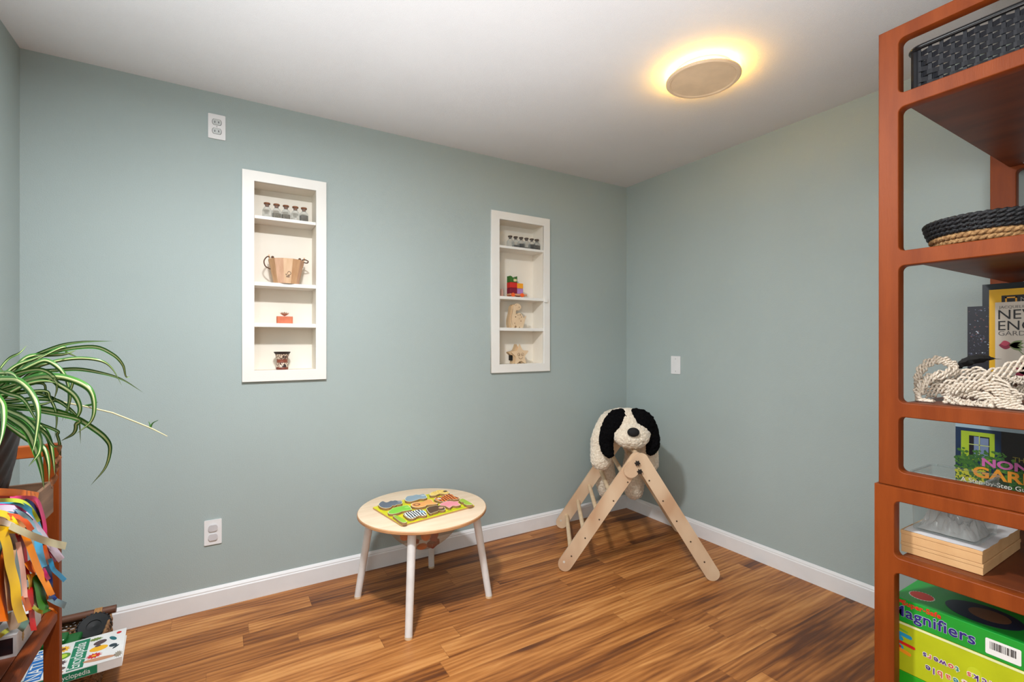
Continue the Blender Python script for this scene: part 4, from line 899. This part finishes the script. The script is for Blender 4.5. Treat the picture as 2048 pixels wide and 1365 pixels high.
# ribbons
rb = empty('ribbon_bunch', (-.37, 1.45, .83), 'bunch of bright satin ribbons hanging over the plant stand front', 'ribbons')
RB = [
 ((238,122,18), [(-60,982),(-10,984),(40,987),(77,993)], 15, 0), ((196,24,30), [(-30,998),(30,999),(62,1004),(79,1030),(87,1062),(95,1090)], 12, 2), ((236,60,128), [(20,997),(52,996),(73,1000),(84,1026),(90,1056),(90,1085)], 8, 5),
 ((20,48,120), [(40,1001),(62,1010),(76,1035),(86,1070),(90,1100)], 13, 3), ((196,214,50), [(-40,1004),(14,1001),(44,1004),(62,1018),(78,1044)], 8, 7), ((60,176,222), [(-40,1012),(20,1007),(50,1015),(68,1032),(78,1060),(88,1085)], 13, 6),
 ((188,40,120), [(-40,1012),(12,1011),(36,1016),(52,1026)], 6, 8), ((222,206,226), [(-40,1022),(20,1017),(48,1028),(66,1046),(84,1068),(104,1098),(122,1122)], 13, 9), ((34,26,90), [(30,1022),(50,1030),(64,1043)], 8, 10),
 ((140,186,206), [(10,1026),(36,1027),(56,1040),(70,1060),(84,1082)], 12, 11), ((232,90,30), [(14,1033),(36,1036),(52,1046),(64,1062)], 13, 12), ((236,160,96), [(20,1040),(36,1046),(48,1058)], 12, 13),
 ((250,206,20), [(-40,1024),(6,1028),(22,1038),(32,1052),(42,1068)], 13, 14), ((238,222,206), [(-40,1046),(0,1044),(30,1054),(60,1070)], 12, 15), ((250,208,14), [(-30,1054),(10,1060),(40,1062)], 13, 17),
 ((196,184,146), [(20,1052),(50,1066),(84,1080),(110,1088),(132,1093)], 15, 20), ((226,180,24), [(2,1058),(14,1090),(20,1130),(30,1170),(34,1210),(46,1244)], 21, 18), ((176,20,36), [(36,1066),(46,1096),(50,1130),(56,1160)], 13, 10),
 ((250,146,18), [(48,1066),(62,1100),(78,1142),(92,1168),(103,1192)], 15, 16), ((84,178,226), [(76,1082),(80,1108),(87,1135)], 16, 13), ((204,88,26), [(88,1090),(94,1112),(98,1130)], 9, 9),
 ((206,186,206), [(98,1088),(112,1104),(124,1120)], 13, 8), ((176,30,96), [(95,1098),(104,1112),(112,1124)], 5, 7), ((34,132,176), [(100,1118),(106,1138),(118,1150),(130,1162)], 10, 14),
 ((24,44,110), [(94,1128),(97,1152),(99,1176)], 15, 5), ((20,50,112), [(84,1150),(92,1175),(106,1194)], 15, 4), ((60,132,30), [(74,1150),(80,1180),(84,1205),(92,1226)], 20, 12), ((176,30,90), [(86,1138),(92,1150),(98,1160)], 9, 15),
 ((230,112,10), [(16,1098),(6,1140),(2,1190),(6,1244)], 22, 12), ((206,160,118), [(22,1100),(18,1140),(22,1190),(26,1222)], 21, 15), ((226,170,150), [(36,1085),(44,1130),(48,1165),(50,1196)], 11, 14), ((216,104,40), [(48,1192),(53,1206),(58,1222)], 14, 13),
 ((86,104,92), [(4,1062),(4,1100),(2,1130)], 16, 10), ((200,24,26), [(60,1175),(62,1205),(64,1235),(68,1262)], 12, 10), ((196,172,150), [(70,1178),(72,1200),(72,1220)], 10, 9), ((222,172,30), [(62,1148),(66,1165),(66,1180)], 18, 11),
 ((236,120,20), [(54,1124),(62,1136),(72,1144)], 14, 12), ((120,156,172), [(98,1196),(112,1204),(131,1212)], 14, 15), ((24,56,120), [(98,1192),(106,1194),(112,1200)], 8, 16), ((232,132,30), [(98,1216),(106,1220),(114,1228)], 4, 14),
 ((176,150,126), [(20,1226),(28,1240),(34,1258)], 30, 9), ((86,116,104), [(56,1236),(48,1250),(40,1262)], 13, 10), ((146,146,40), [(18,1260),(8,1266),(-2,1274)], 9, 12), ((176,176,50), [(66,1214),(76,1222),(86,1226)], 8, 13), ((196,24,60), [(56,1228),(62,1245),(66,1258)], 10, 8)]
rnd = random.Random(3)
for c, pts, w_, layer in RB:
    P = spline([(a, b, 0) for a, b in pts], 6); v = []; n = len(P); X0 = -.372+layer*.0016; ph = rnd.uniform(0, 6)
    for i, p in enumerate(P):
        t = (P[min(i+1, n-1)]-P[max(i-1, 0)]).normalized(); nn = Vector((-t.y, t.x, 0))*w_/2
        for j in (-1, -.33, .33, 1):
            q = p+nn*j; v.append(onX(q.x, q.y, X0+.0022*math.sin(i*.35+ph)*j+.0015*math.cos(i*.4+ph))-Vector(rb.location))
    f = [(i*4+j, i*4+j+1, i*4+j+5, i*4+j+4) for i in range(n-1) for j in range(3)]
    o = G().add(v, f).build('ribbon', mat('ribbon_%d_%d_%d' % c, c, .45, spec=.25), rb, smooth=True, angle=180)
# picture frame and small white box on the low shelf
A_ = onZ(-26, 1327, .4567); B_ = onZ(33, 1313, .4567); dx_ = (B_-A_).normalized(); up_ = Vector((0, 0, 1)); wd = (B_-A_).length
e = empty('picture_box', A_, 'white box with a dark picture on its front, on the stand\u2019s lower shelf', 'box')
Mf = frame((0, 0, 0), dx_, up_)
G().prism([(0, 0), (wd, 0), (wd, .052), (0, .052)], -.17, 0, Mf).build('carton', mat('carton_white', (222, 216, 216), .5), e, bevel=.001)
G().prism([(.004, .008), (wd-.006, .008), (wd-.006, .046), (.004, .046)], .0002, .0006, Mf).build('picture', mat('dark_picture', (44, 24, 28), .3, c2=(20, 18, 26), cscale=60), e)
Ms_ = frame(dx_*(wd+.0003), -(dx_.cross(up_)), up_)
g = G(); g.prism([(.04+.008*math.cos(k*PI/8)*(.6 if k % 2 else 1), .028+.014*math.sin(k*PI/8)*(.6 if k % 2 else 1)) for k in range(16)], 0, .0003, Ms_); g.build('gold_emblem', mat('emblem_gold', (190, 150, 80), .5), e)

# ------------------------------------------------------------------ potted spider plant
PC = Vector((-.538, 1.605, .7636))
pt = empty('spider_plant', PC, 'variegated spider plant in a ribbed dark brown pot on the stand', 'potted plant')
M_pot = mat('dark_pot', (50, 26, 28), .35, c2=(38, 18, 20), cscale=10)
prof = [(.070, 0), (.074, .004), (.092, .07), (.108, .15), (.118, .22), (.122, .262), (.122, .270), (.114, .270), (.112, .24), (0, .235)]
pp = spline([(a, b, 0) for a, b in prof[:6]], 5)+[Vector((a, b, 0)) for a, b in prof[6:]]
n = 120; v = []
for i, p in enumerate(pp):
    for k in range(n):
        a = 2*PI*k/n; r = p.x; z = p.y
        if i < len(pp)-5: r += .0022*math.cos(20*(a-z*5.5))*min(1, z/.02)
        v.append((r*math.cos(a), r*math.sin(a), z))
f = [(i*n+k, i*n+(k+1) % n, (i+1)*n+(k+1) % n, (i+1)*n+k) for i in range(len(pp)-1) for k in range(n)]+[tuple(range(n-1, -1, -1))]
G().add(v, f).build('pot', M_pot, pt, smooth=True)
G().lathe([(0, .242), (.112, .242)], 32).build('soil', mat('soil', (52, 38, 28), .95), pt)
M_gr = mat('leaf_green', (62, 116, 40), .32, c2=(44, 90, 36), cscale=14, spec=.5); M_cr = mat('leaf_cream', (196, 202, 146), .36, c2=(180, 190, 126), cscale=14, spec=.5)
crown = PC+Vector((0, 0, .25))
LV = [  # image path in the close-up's own units (x/3.7925, 640+y/3.7925), width, distance at the tip
 ([(0,560),(150,340),(400,215),(600,170),(850,162)],26,1.20),([(0,520),(200,320),(420,240),(700,205),(850,260),(930,340),(955,430),(990,430)],28,1.24),([(-40,420),(60,300),(150,250),(203,195)],18,1.15),
 ([(50,480),(250,370),(420,315),(600,292),(760,310),(850,370),(925,500)],26,1.26),([(100,500),(250,400),(400,385),(580,375),(750,400),(920,450),(1080,548)],28,1.28),([(0,580),(200,460),(400,430),(560,460),(680,530),(715,650),(690,770),(575,868)],52,1.12),
 ([(-60,470),(60,452),(150,470),(240,560),(290,700),(270,900),(245,1010)],56,1.0),([(-300,560),(-100,520),(10,620),(30,720),(20,850),(-10,980)],54,.95),([(60,440),(220,385),(330,385),(410,440),(432,520),(405,620)],34,1.12),
 ([(100,420),(250,340),(350,310),(450,370),(510,470),(520,620),(470,770)],36,1.14),([(50,620),(250,600),(420,610),(520,670),(595,760),(612,940)],30,1.16),([(60,665),(350,680),(560,740),(700,820),(800,900),(835,980),(800,1120),(690,1255)],44,1.18),
 ([(60,690),(200,760),(295,880),(300,1000),(215,1115)],48,1.02),([(100,760),(200,840),(260,960),(310,1120),(335,1290)],66,1.06),([(160,740),(300,800),(370,900),(400,1040),(415,1180)],46,1.10),([(200,900),(320,960),(365,1080),(372,1240)],44,1.07),
 ([(300,540),(380,600),(430,730),(415,900)],26,1.13),([(380,820),(435,880),(455,1000),(425,1160)],24,1.12),([(300,440),(450,495),(560,570),(605,660),(590,730),(545,765)],44,1.13),([(540,740),(575,800),(555,865),(462,920)],32,1.16),
 ([(-100,430),(40,402),(100,415),(135,450)],32,1.02),([(60,750),(200,795),(330,850),(400,950),(440,965)],38,1.09),([(0,500),(180,300),(330,268),(480,262),(580,232)],34,1.18),([(20,570),(200,490),(330,465),(430,480)],34,1.10),
 ([(420,230),(510,250),(600,290)],18,1.22),([(280,480),(350,560),(400,640),(430,670)],20,1.14),([(120,545),(330,570),(480,640),(555,730)],24,1.15),([(480,440),(530,560),(520,660),(495,760)],24,1.14),([(0,440),(120,350),(250,300),(330,268)],30,1.14),
 ([(0,600),(140,480),(280,420),(420,375)],36,1.12),([(20,640),(180,650),(330,640),(440,600)],26,1.12),([(-80,520),(60,560),(170,600),(250,720),(340,900)],34,1.06),([(-200,400),(-140,330),(-60,330),(60,420)],34,1.02),([(-260,520),(-320,380),(-400,330),(-500,420)],34,1.05),([(-240,560),(-330,560),(-420,660),(-440,820)],40,.98),([(-220,540),(-260,420),(-300,260),(-330,140)],30,1.1)]
g = G(); rnd = random.Random(8)
for pts, w_, de in LV:
    P0 = (-215+rnd.uniform(-25, 25), 600+rnd.uniform(-20, 20))
    raw = [P0]+pts[1 if pts[0][0] < -180 and pts[0][1] > 500 else 0:]
    P = spline([(a/3.7925, 640+b/3.7925, 0) for a, b in raw], 7); n = len(P); W = w_/3.7925*1.0; d0 = 1.10
    v = []; sg = rnd.choice((-1, 1))
    for i, p in enumerate(P):
        u = i/(n-1); t = (P[min(i+1, n-1)]-P[max(i-1, 0)]); t = t.normalized() if t.length > 1e-6 else Vector((0, 1, 0)); nn = Vector((-t.y, t.x, 0))
        ww = W/2*(min(1, .35+u*3))*(1-max(0, (u-.55)/.45)**1.6)+.12
        d = d0+(de-d0)*u**.8
        for j, (o1, o2) in enumerate(((-1, .010), (-.34, .002), (.34, .002), (1, .010))):
            v.append(at(p.x+nn.x*o1*ww, p.y+nn.y*o1*ww, d+sg*o2*ww/7-(.0 if sg > 0 else 0))-PC)
    for i in range(n-1):
        for j in range(3): g.add([], []); g.v; 
    k0 = len(g.v); g.v += [tuple(p) for p in v]
    for i in range(n-1):
        for j in range(3): g.f.append((k0+i*4+j, k0+i*4+j+1, k0+i*4+j+5, k0+i*4+j+4)); g.m.append(1 if j == 1 else 0)
o = g.build('foliage', [M_gr, M_cr], pt, smooth=True, angle=180)
g = G(); g.tube([at(a/3.7925, 640+b/3.7925, d)-PC for a, b, d in ((-200, 590, 1.1), (200, 600, 1.14), (450, 620, 1.2), (610, 650, 1.22), (850, 705, 1.26), (1040, 780, 1.3), (1150, 825, 1.32), (1270, 885, 1.34))], [.0018]*7+[.0008], 8)
o = g.build('runner_stem', mat('stem_straw', (206, 196, 150), .6), pt, smooth=True)
g = G()
for pts in ([(1140,825),(1138,800),(1128,772)], [(1140,822),(1158,785),(1200,762)], [(640,655),(690,648),(740,625)], [(650,652),(700,640),(730,632)]):
    P = spline([at(a/3.7925, 640+b/3.7925, 1.32 if a > 900 else 1.23)-PC for a, b in pts], 4); g.tube(P, [.0022*(1-i/len(P))+.0004 for i in range(len(P))], 6)
g.build('plantlet', M_gr, pt, smooth=True)['kind'] = 'stuff'
g = G(); P = spline([at(a/3.7925, 640+b/3.7925, 1.11)-PC for a, b in ((445, 950), (440, 1040), (425, 1100), (415, 1180), (388, 1275))], 6); v = []
for i, p in enumerate(P):
    for s_ in (-1, 0, 1): v.append(p+Vector((.006*s_*math.sin(i*.5+1)+.001, -.003*s_, .002*math.sin(i))))
g.add(v, [(i*3+j, i*3+j+1, i*3+j+4, i*3+j+3) for i in range(len(P)-1) for j in (0, 1)]); g.build('dry_leaf', mat('dry_leaf', (150, 100, 66), .8, c2=(112, 70, 44), cscale=90), pt, smooth=True)

# ------------------------------------------------------------------ wicker basket, tractor, encyclopedia
BX0, BX1, BY0, BY1, BH = -.645, -.372, 2.075, 2.455, .135
bc = Vector(((BX0+BX1)/2, (BY0+BY1)/2, 0)); hx, hy = (BX1-BX0)/2, (BY1-BY0)/2
e = empty('wicker_basket', bc, 'brown wicker tray basket with a wooden bar handle on the floor', 'basket')
M_wk = mat('wicker', (158, 116, 76), .65, c2=(104, 70, 42), cscale=60)
g = G(); path = rrect(-hx, hx, -hy, hy, .03, 4); per = []
for (a, b) in zip(path, path[1:]+[path[0]]):
    n = max(1, int((Vector(b)-Vector(a)).length/.012))
    for k in range(n): per.append(Vector(a).lerp(Vector(b), k/n))
n = len(per)
for r in range(11):
    z = .008+r*.0115; pts = []
    for k in range(n+1):
        p = per[k % n]; c = Vector((0, 0)); d = p.normalized(); q = p+d*.004*math.sin(PI*k+PI*r+PI/2) ; pts.append((q.x, q.y, z+.0015*math.sin(k*1.3+r)))
    g.tube(pts, .0048, 6, cap=False)
for k in range(0, n, 2): p = per[k]; g.tube([(p.x, p.y, .002), (p.x, p.y, BH-.004)], .0036, 6)
for k in range(2): g.tube([(per[i % n].x, per[i % n].y, BH-.003+.004*math.sin(i*1.2+k*PI)) for i in range(n+1)], .0045, 6, cap=False)
g.build('woven_wall', M_wk, e, smooth=True, angle=180)
G().box(-hx+.008, hx-.008, -hy+.008, hy-.008, .002, .008).build('bottom', M_wk, e)
M_bar = mat('brown_bar', (108, 68, 48), .55, c2=(86, 52, 36), cscale=20, stretch=(.4, 4, 4))
q = G().tube([(-hx-.004, hy-.012, BH+.016), (hx+.014, hy-.012, BH+.016)], .0145, 20).build('handle_bar', M_bar, e, smooth=True)
g = G()
for k in range(5): xx = hx-.03-k*.0048; g.tube([(xx, hy-.012+.016*math.cos(a), BH+.015+.016*math.sin(a)) for a in [j*PI/10 for j in range(21)]], .0022, 6, cap=False)
g.build('wicker_binding', mat('binding', (190, 140, 84), .6), q, smooth=True)
# tractor
e = empty('toy_tractor', bc+Vector((.0, .02, .040)), 'green toy tractor with black tyres in the wicker basket', 'toy tractor')
M_tg = mat('tractor_green', (28, 104, 44), .3); M_ty = mat('tyre_black', (24, 25, 27), .7)
G().box(-.06, .065, .0, .085, .02, .088).box(-.05, .03, .01, .07, .088, .106).build('body', M_tg, e, bevel=.008, segs=3)
G().box(-.10, .075, -.045, -.01, .04, .078).build('fender', M_tg, e, bevel=.006, segs=3)
for x, y, z, r in ((.092, .108, .078, .050), (-.045, .098, .06, .040), (.118, -.01, .03, .040)):
    g = G(); Mx = Matrix.Translation((x, y, z)) @ Matrix.Rotation(PI/2*.40, 4, 'X') if y > 0 else Matrix.Translation((x, y, z)) @ Matrix.Rotation(PI/2, 4, 'Y')
    g.lathe([(r*.45, -.014), (r*.9, -.018), (r, -.012), (r, .012), (r*.9, .018), (r*.45, .014)], 40, Mx, closed=True)
    for k in range(24):
        a = 2*PI*k/24; g.box(r*.95, r*1.04, -.003, .003, -.016, .016, M=Mx @ Matrix.Rotation(a, 4, 'Z'))
    w_ = g.build('tyre', M_ty, e, smooth=True, angle=30); G().lathe([(0, -.008), (r*.44, -.010), (r*.44, .010), (0, .008)], 24, Mx).build('hub', M_black, w_, smooth=True)
G().tube([(-.10, .07, .10), (-.05, .10, .112), (-.01, .10, .106)], .006, 10).build('exhaust_pipe', M_black, e, smooth=True)
G().ball((-.01, .03, .107), (.004, .004, .003), n=12).build('button', M_redp, e, smooth=True)
# encyclopedia: cover up, spine to the camera side
BZ = .171
c1, c2_ = onZ(253.6, 1256, BZ), onZ(244, 1314, BZ); c3 = onZ(128, 1347.7, BZ)
yd = (c1-c2_).normalized(); xd = Vector((-yd.y, yd.x, 0)); 
BW, BL = (c1-c2_).length, .30
e = empty('encyclopedia', (c2_.x, c2_.y, BZ-.030), 'white nature encyclopedia with green title band lying on the wicker basket', 'book')
Me = frame((0, 0, 0), yd, xd)      # x: reading direction (away from the camera), y: towards the left wall
M_cov2 = mat('cover_white', (228, 226, 224), .3)
G().prism([(0, 0), (BW, 0), (BW, BL), (0, BL)], .0272, .0300, Me).build('front_cover', M_cov2, e, bevel=.0006)
G().prism([(0, 0), (BW, 0), (BW, BL), (0, BL)], 0, .0025, Me).build('rear_cover', M_cov2, e, bevel=.0006)
G().prism([(0, 0), (.0025, 0), (.0025, BL), (0, BL)], .0026, .0271, Me).build('spine', M_cov2, e)
G().prism([(.003, .003), (BW-.004, .003), (BW-.004, BL-.003), (.003, BL-.003)], .0026, .0271, Me).build('pages', mat('paper', (228, 222, 208), .8), e)
g = G()
def rc(x0, x1, y0, y1, mi, z=.0301): g.prism([(x0, y0), (x1, y0), (x1, y1), (x0, y1)], z, z+.0002, Me, mi)
rc(.006, BW-.008, .098, .138, 0); rc(.006, BW-.008, .196, .236, 1)
g.build('title_band', [mat('band_green', (16, 124, 88), .4), mat('band_blue', (30, 110, 186), .4)], e)
text_obj('title', 'Encyclopedia', .044, Me @ Matrix.Translation((.010, .107, .0304)), M_wht, e, depth=.0002, sx=.70)
text_obj('title', 'NATURE', .050, Me @ Matrix.Translation((.012, .199, .0304)), M_wht, e, depth=.0002, sx=.92)
g = G()
def bl(x, y, rx, ry, mi, spikes=0, z=.0302, rot=0):
    pl = []
    for k in range(24):
        a = 2*PI*k/24; r = 1 if not spikes else (1 if k % 2 else .62); X = rx*r*math.cos(a); Y = ry*r*math.sin(a); pl.append((x+X*math.cos(rot)-Y*math.sin(rot), y+X*math.sin(rot)+Y*math.cos(rot)))
    g.prism(pl, z, z+.0003, Me, mi)
bl(.160, .165, .022, .020, 0, 1); bl(.160, .165, .008, .007, 1, z=.0306); bl(.112, .160, .020, .020, 2); bl(.112, .160, .012, .012, 3, z=.0306); bl(.070, .162, .018, .020, 4, 1); bl(.034, .164, .012, .022, 5); bl(.012, .160, .008, .016, 6)
bl(.170, .082, .012, .020, 7, 1); bl(.140, .068, .014, .018, 4, rot=.5); bl(.100, .068, .017, .024, 0); bl(.118, .072, .006, .008, 4, z=.0306); bl(.058, .076, .018, .022, 8, 1); bl(.058, .076, .005, .006, 0, z=.0306)
bl(.028, .060, .010, .042, 6, rot=-.15); bl(.145, .034, .018, .007, 9, rot=.5); bl(.095, .030, .012, .010, 10, rot=.8); bl(.080, .022, .012, .004, 10, rot=-.7); bl(.176, .020, .008, .007, 8); bl(.025, .012, .022, .012, 11, 1)
bl(.150, .268, .018, .012, 10, rot=.3); bl(.105, .262, .018, .018, 4, rot=.8); bl(.100, .262, .006, .02, 12, z=.0306); bl(.050, .262, .014, .022, 5); bl(.018, .25, .006, .03, 9)
g.build('cover_pictures', [mat('pic_yellow', (236, 176, 30), .5), mat('pic_brown', (120, 66, 24), .5), mat('pic_green', (90, 140, 40), .5), mat('pic_lime', (180, 206, 60), .5), mat('pic_dark', (84, 64, 66), .5), mat('pic_taupe', (112, 90, 84), .5), mat('pic_tan', (196, 140, 106), .5), mat('pic_olive', (110, 130, 60), .5), mat('pic_red', (200, 40, 40), .5), mat('pic_teal', (30, 100, 110), .5), mat('pic_slate', (40, 56, 66), .5), mat('pic_lynx', (150, 140, 124), .6), mat('pic_blue', (60, 110, 200), .5)], e)
Ms = frame((0, 0, 0), (xd*-1), (0, 0, 1)); Ms = frame(yd*-.0004, -xd, (0, 0, 1))
G().prism([(-.30, .002), (-.062, .002), (-.062, .028), (-.30, .028)], 0, .0003, Ms).build('spine_label', mat('band_green', (16, 124, 88), .4), e)
text_obj('spine_title', 'Encyclopedia', .021, Ms @ Matrix.Translation((-.172, .0085, .0004)), M_wht, e, depth=.0002, sx=.85)

# ------------------------------------------------------------------ light
def area(name, loc, size, power, c, rot=(0, 0, 0), shape='DISK', spread=PI):
    l = bpy.data.lights.new(name, 'AREA'); l.shape = shape; l.size = size; l.energy = power; l.color = c; l.spread = spread
    o = bpy.data.objects.new(name, l); COL.objects.link(o); o.location = loc; o.rotation_euler = rot; return o
# flush ceiling lamp out of the frame, above and in front of the camera
area('room_lamp', (.14, 1.05, 2.29), .18, 55, (.97, .985, 1))
sp = bpy.data.lights.new('ceiling_fill', 'SPOT'); sp.energy = 150; sp.spot_size = math.radians(106); sp.spot_blend = .85; sp.shadow_soft_size = .08; sp.color = (.97, .985, 1)  # added upward fill that brightens the ceiling, with no fixture behind it
so = bpy.data.objects.new('ceiling_fill', sp); COL.objects.link(so); so.location = (.18, .72, .5)
so.rotation_euler = (Vector((.26, .76, 2.35))-so.location).to_track_quat('-Z', 'Y').to_euler()
pl = bpy.data.lights.new('camera_fill', 'POINT'); pl.energy = 2; pl.shadow_soft_size = .10; pl.color = (.97, .985, 1)  # added weak point fill beside the camera, stands for no real source
po = bpy.data.objects.new('camera_fill', pl); COL.objects.link(po); po.location = (-.12, .1, 1.62)
area('right_wall_fill', (L+.04, -.75, 1.45), 1.3, 40, (1, .985, .955), (0, -PI/2, 0), 'SQUARE')  # added side fill for the right wall and bookcases, no opening exists there
w = bpy.data.worlds.new('world'); S.world = w; w.use_nodes = True; w.node_tree.nodes['Background'].inputs[0].default_value = (.8, .9, 1, 1); w.node_tree.nodes['Background'].inputs[1].default_value = .1
S.view_settings.view_transform = 'Standard'; S.view_settings.look = 'None'; S.view_settings.gamma = 1; S.view_settings.use_curve_mapping = False; S.view_settings.exposure = 0
S.cycles.use_denoising = True; S.cycles.max_bounces = 8; S.cycles.diffuse_bounces = 5; S.cycles.transparent_max_bounces = 24; S.cycles.sample_clamp_indirect = 6
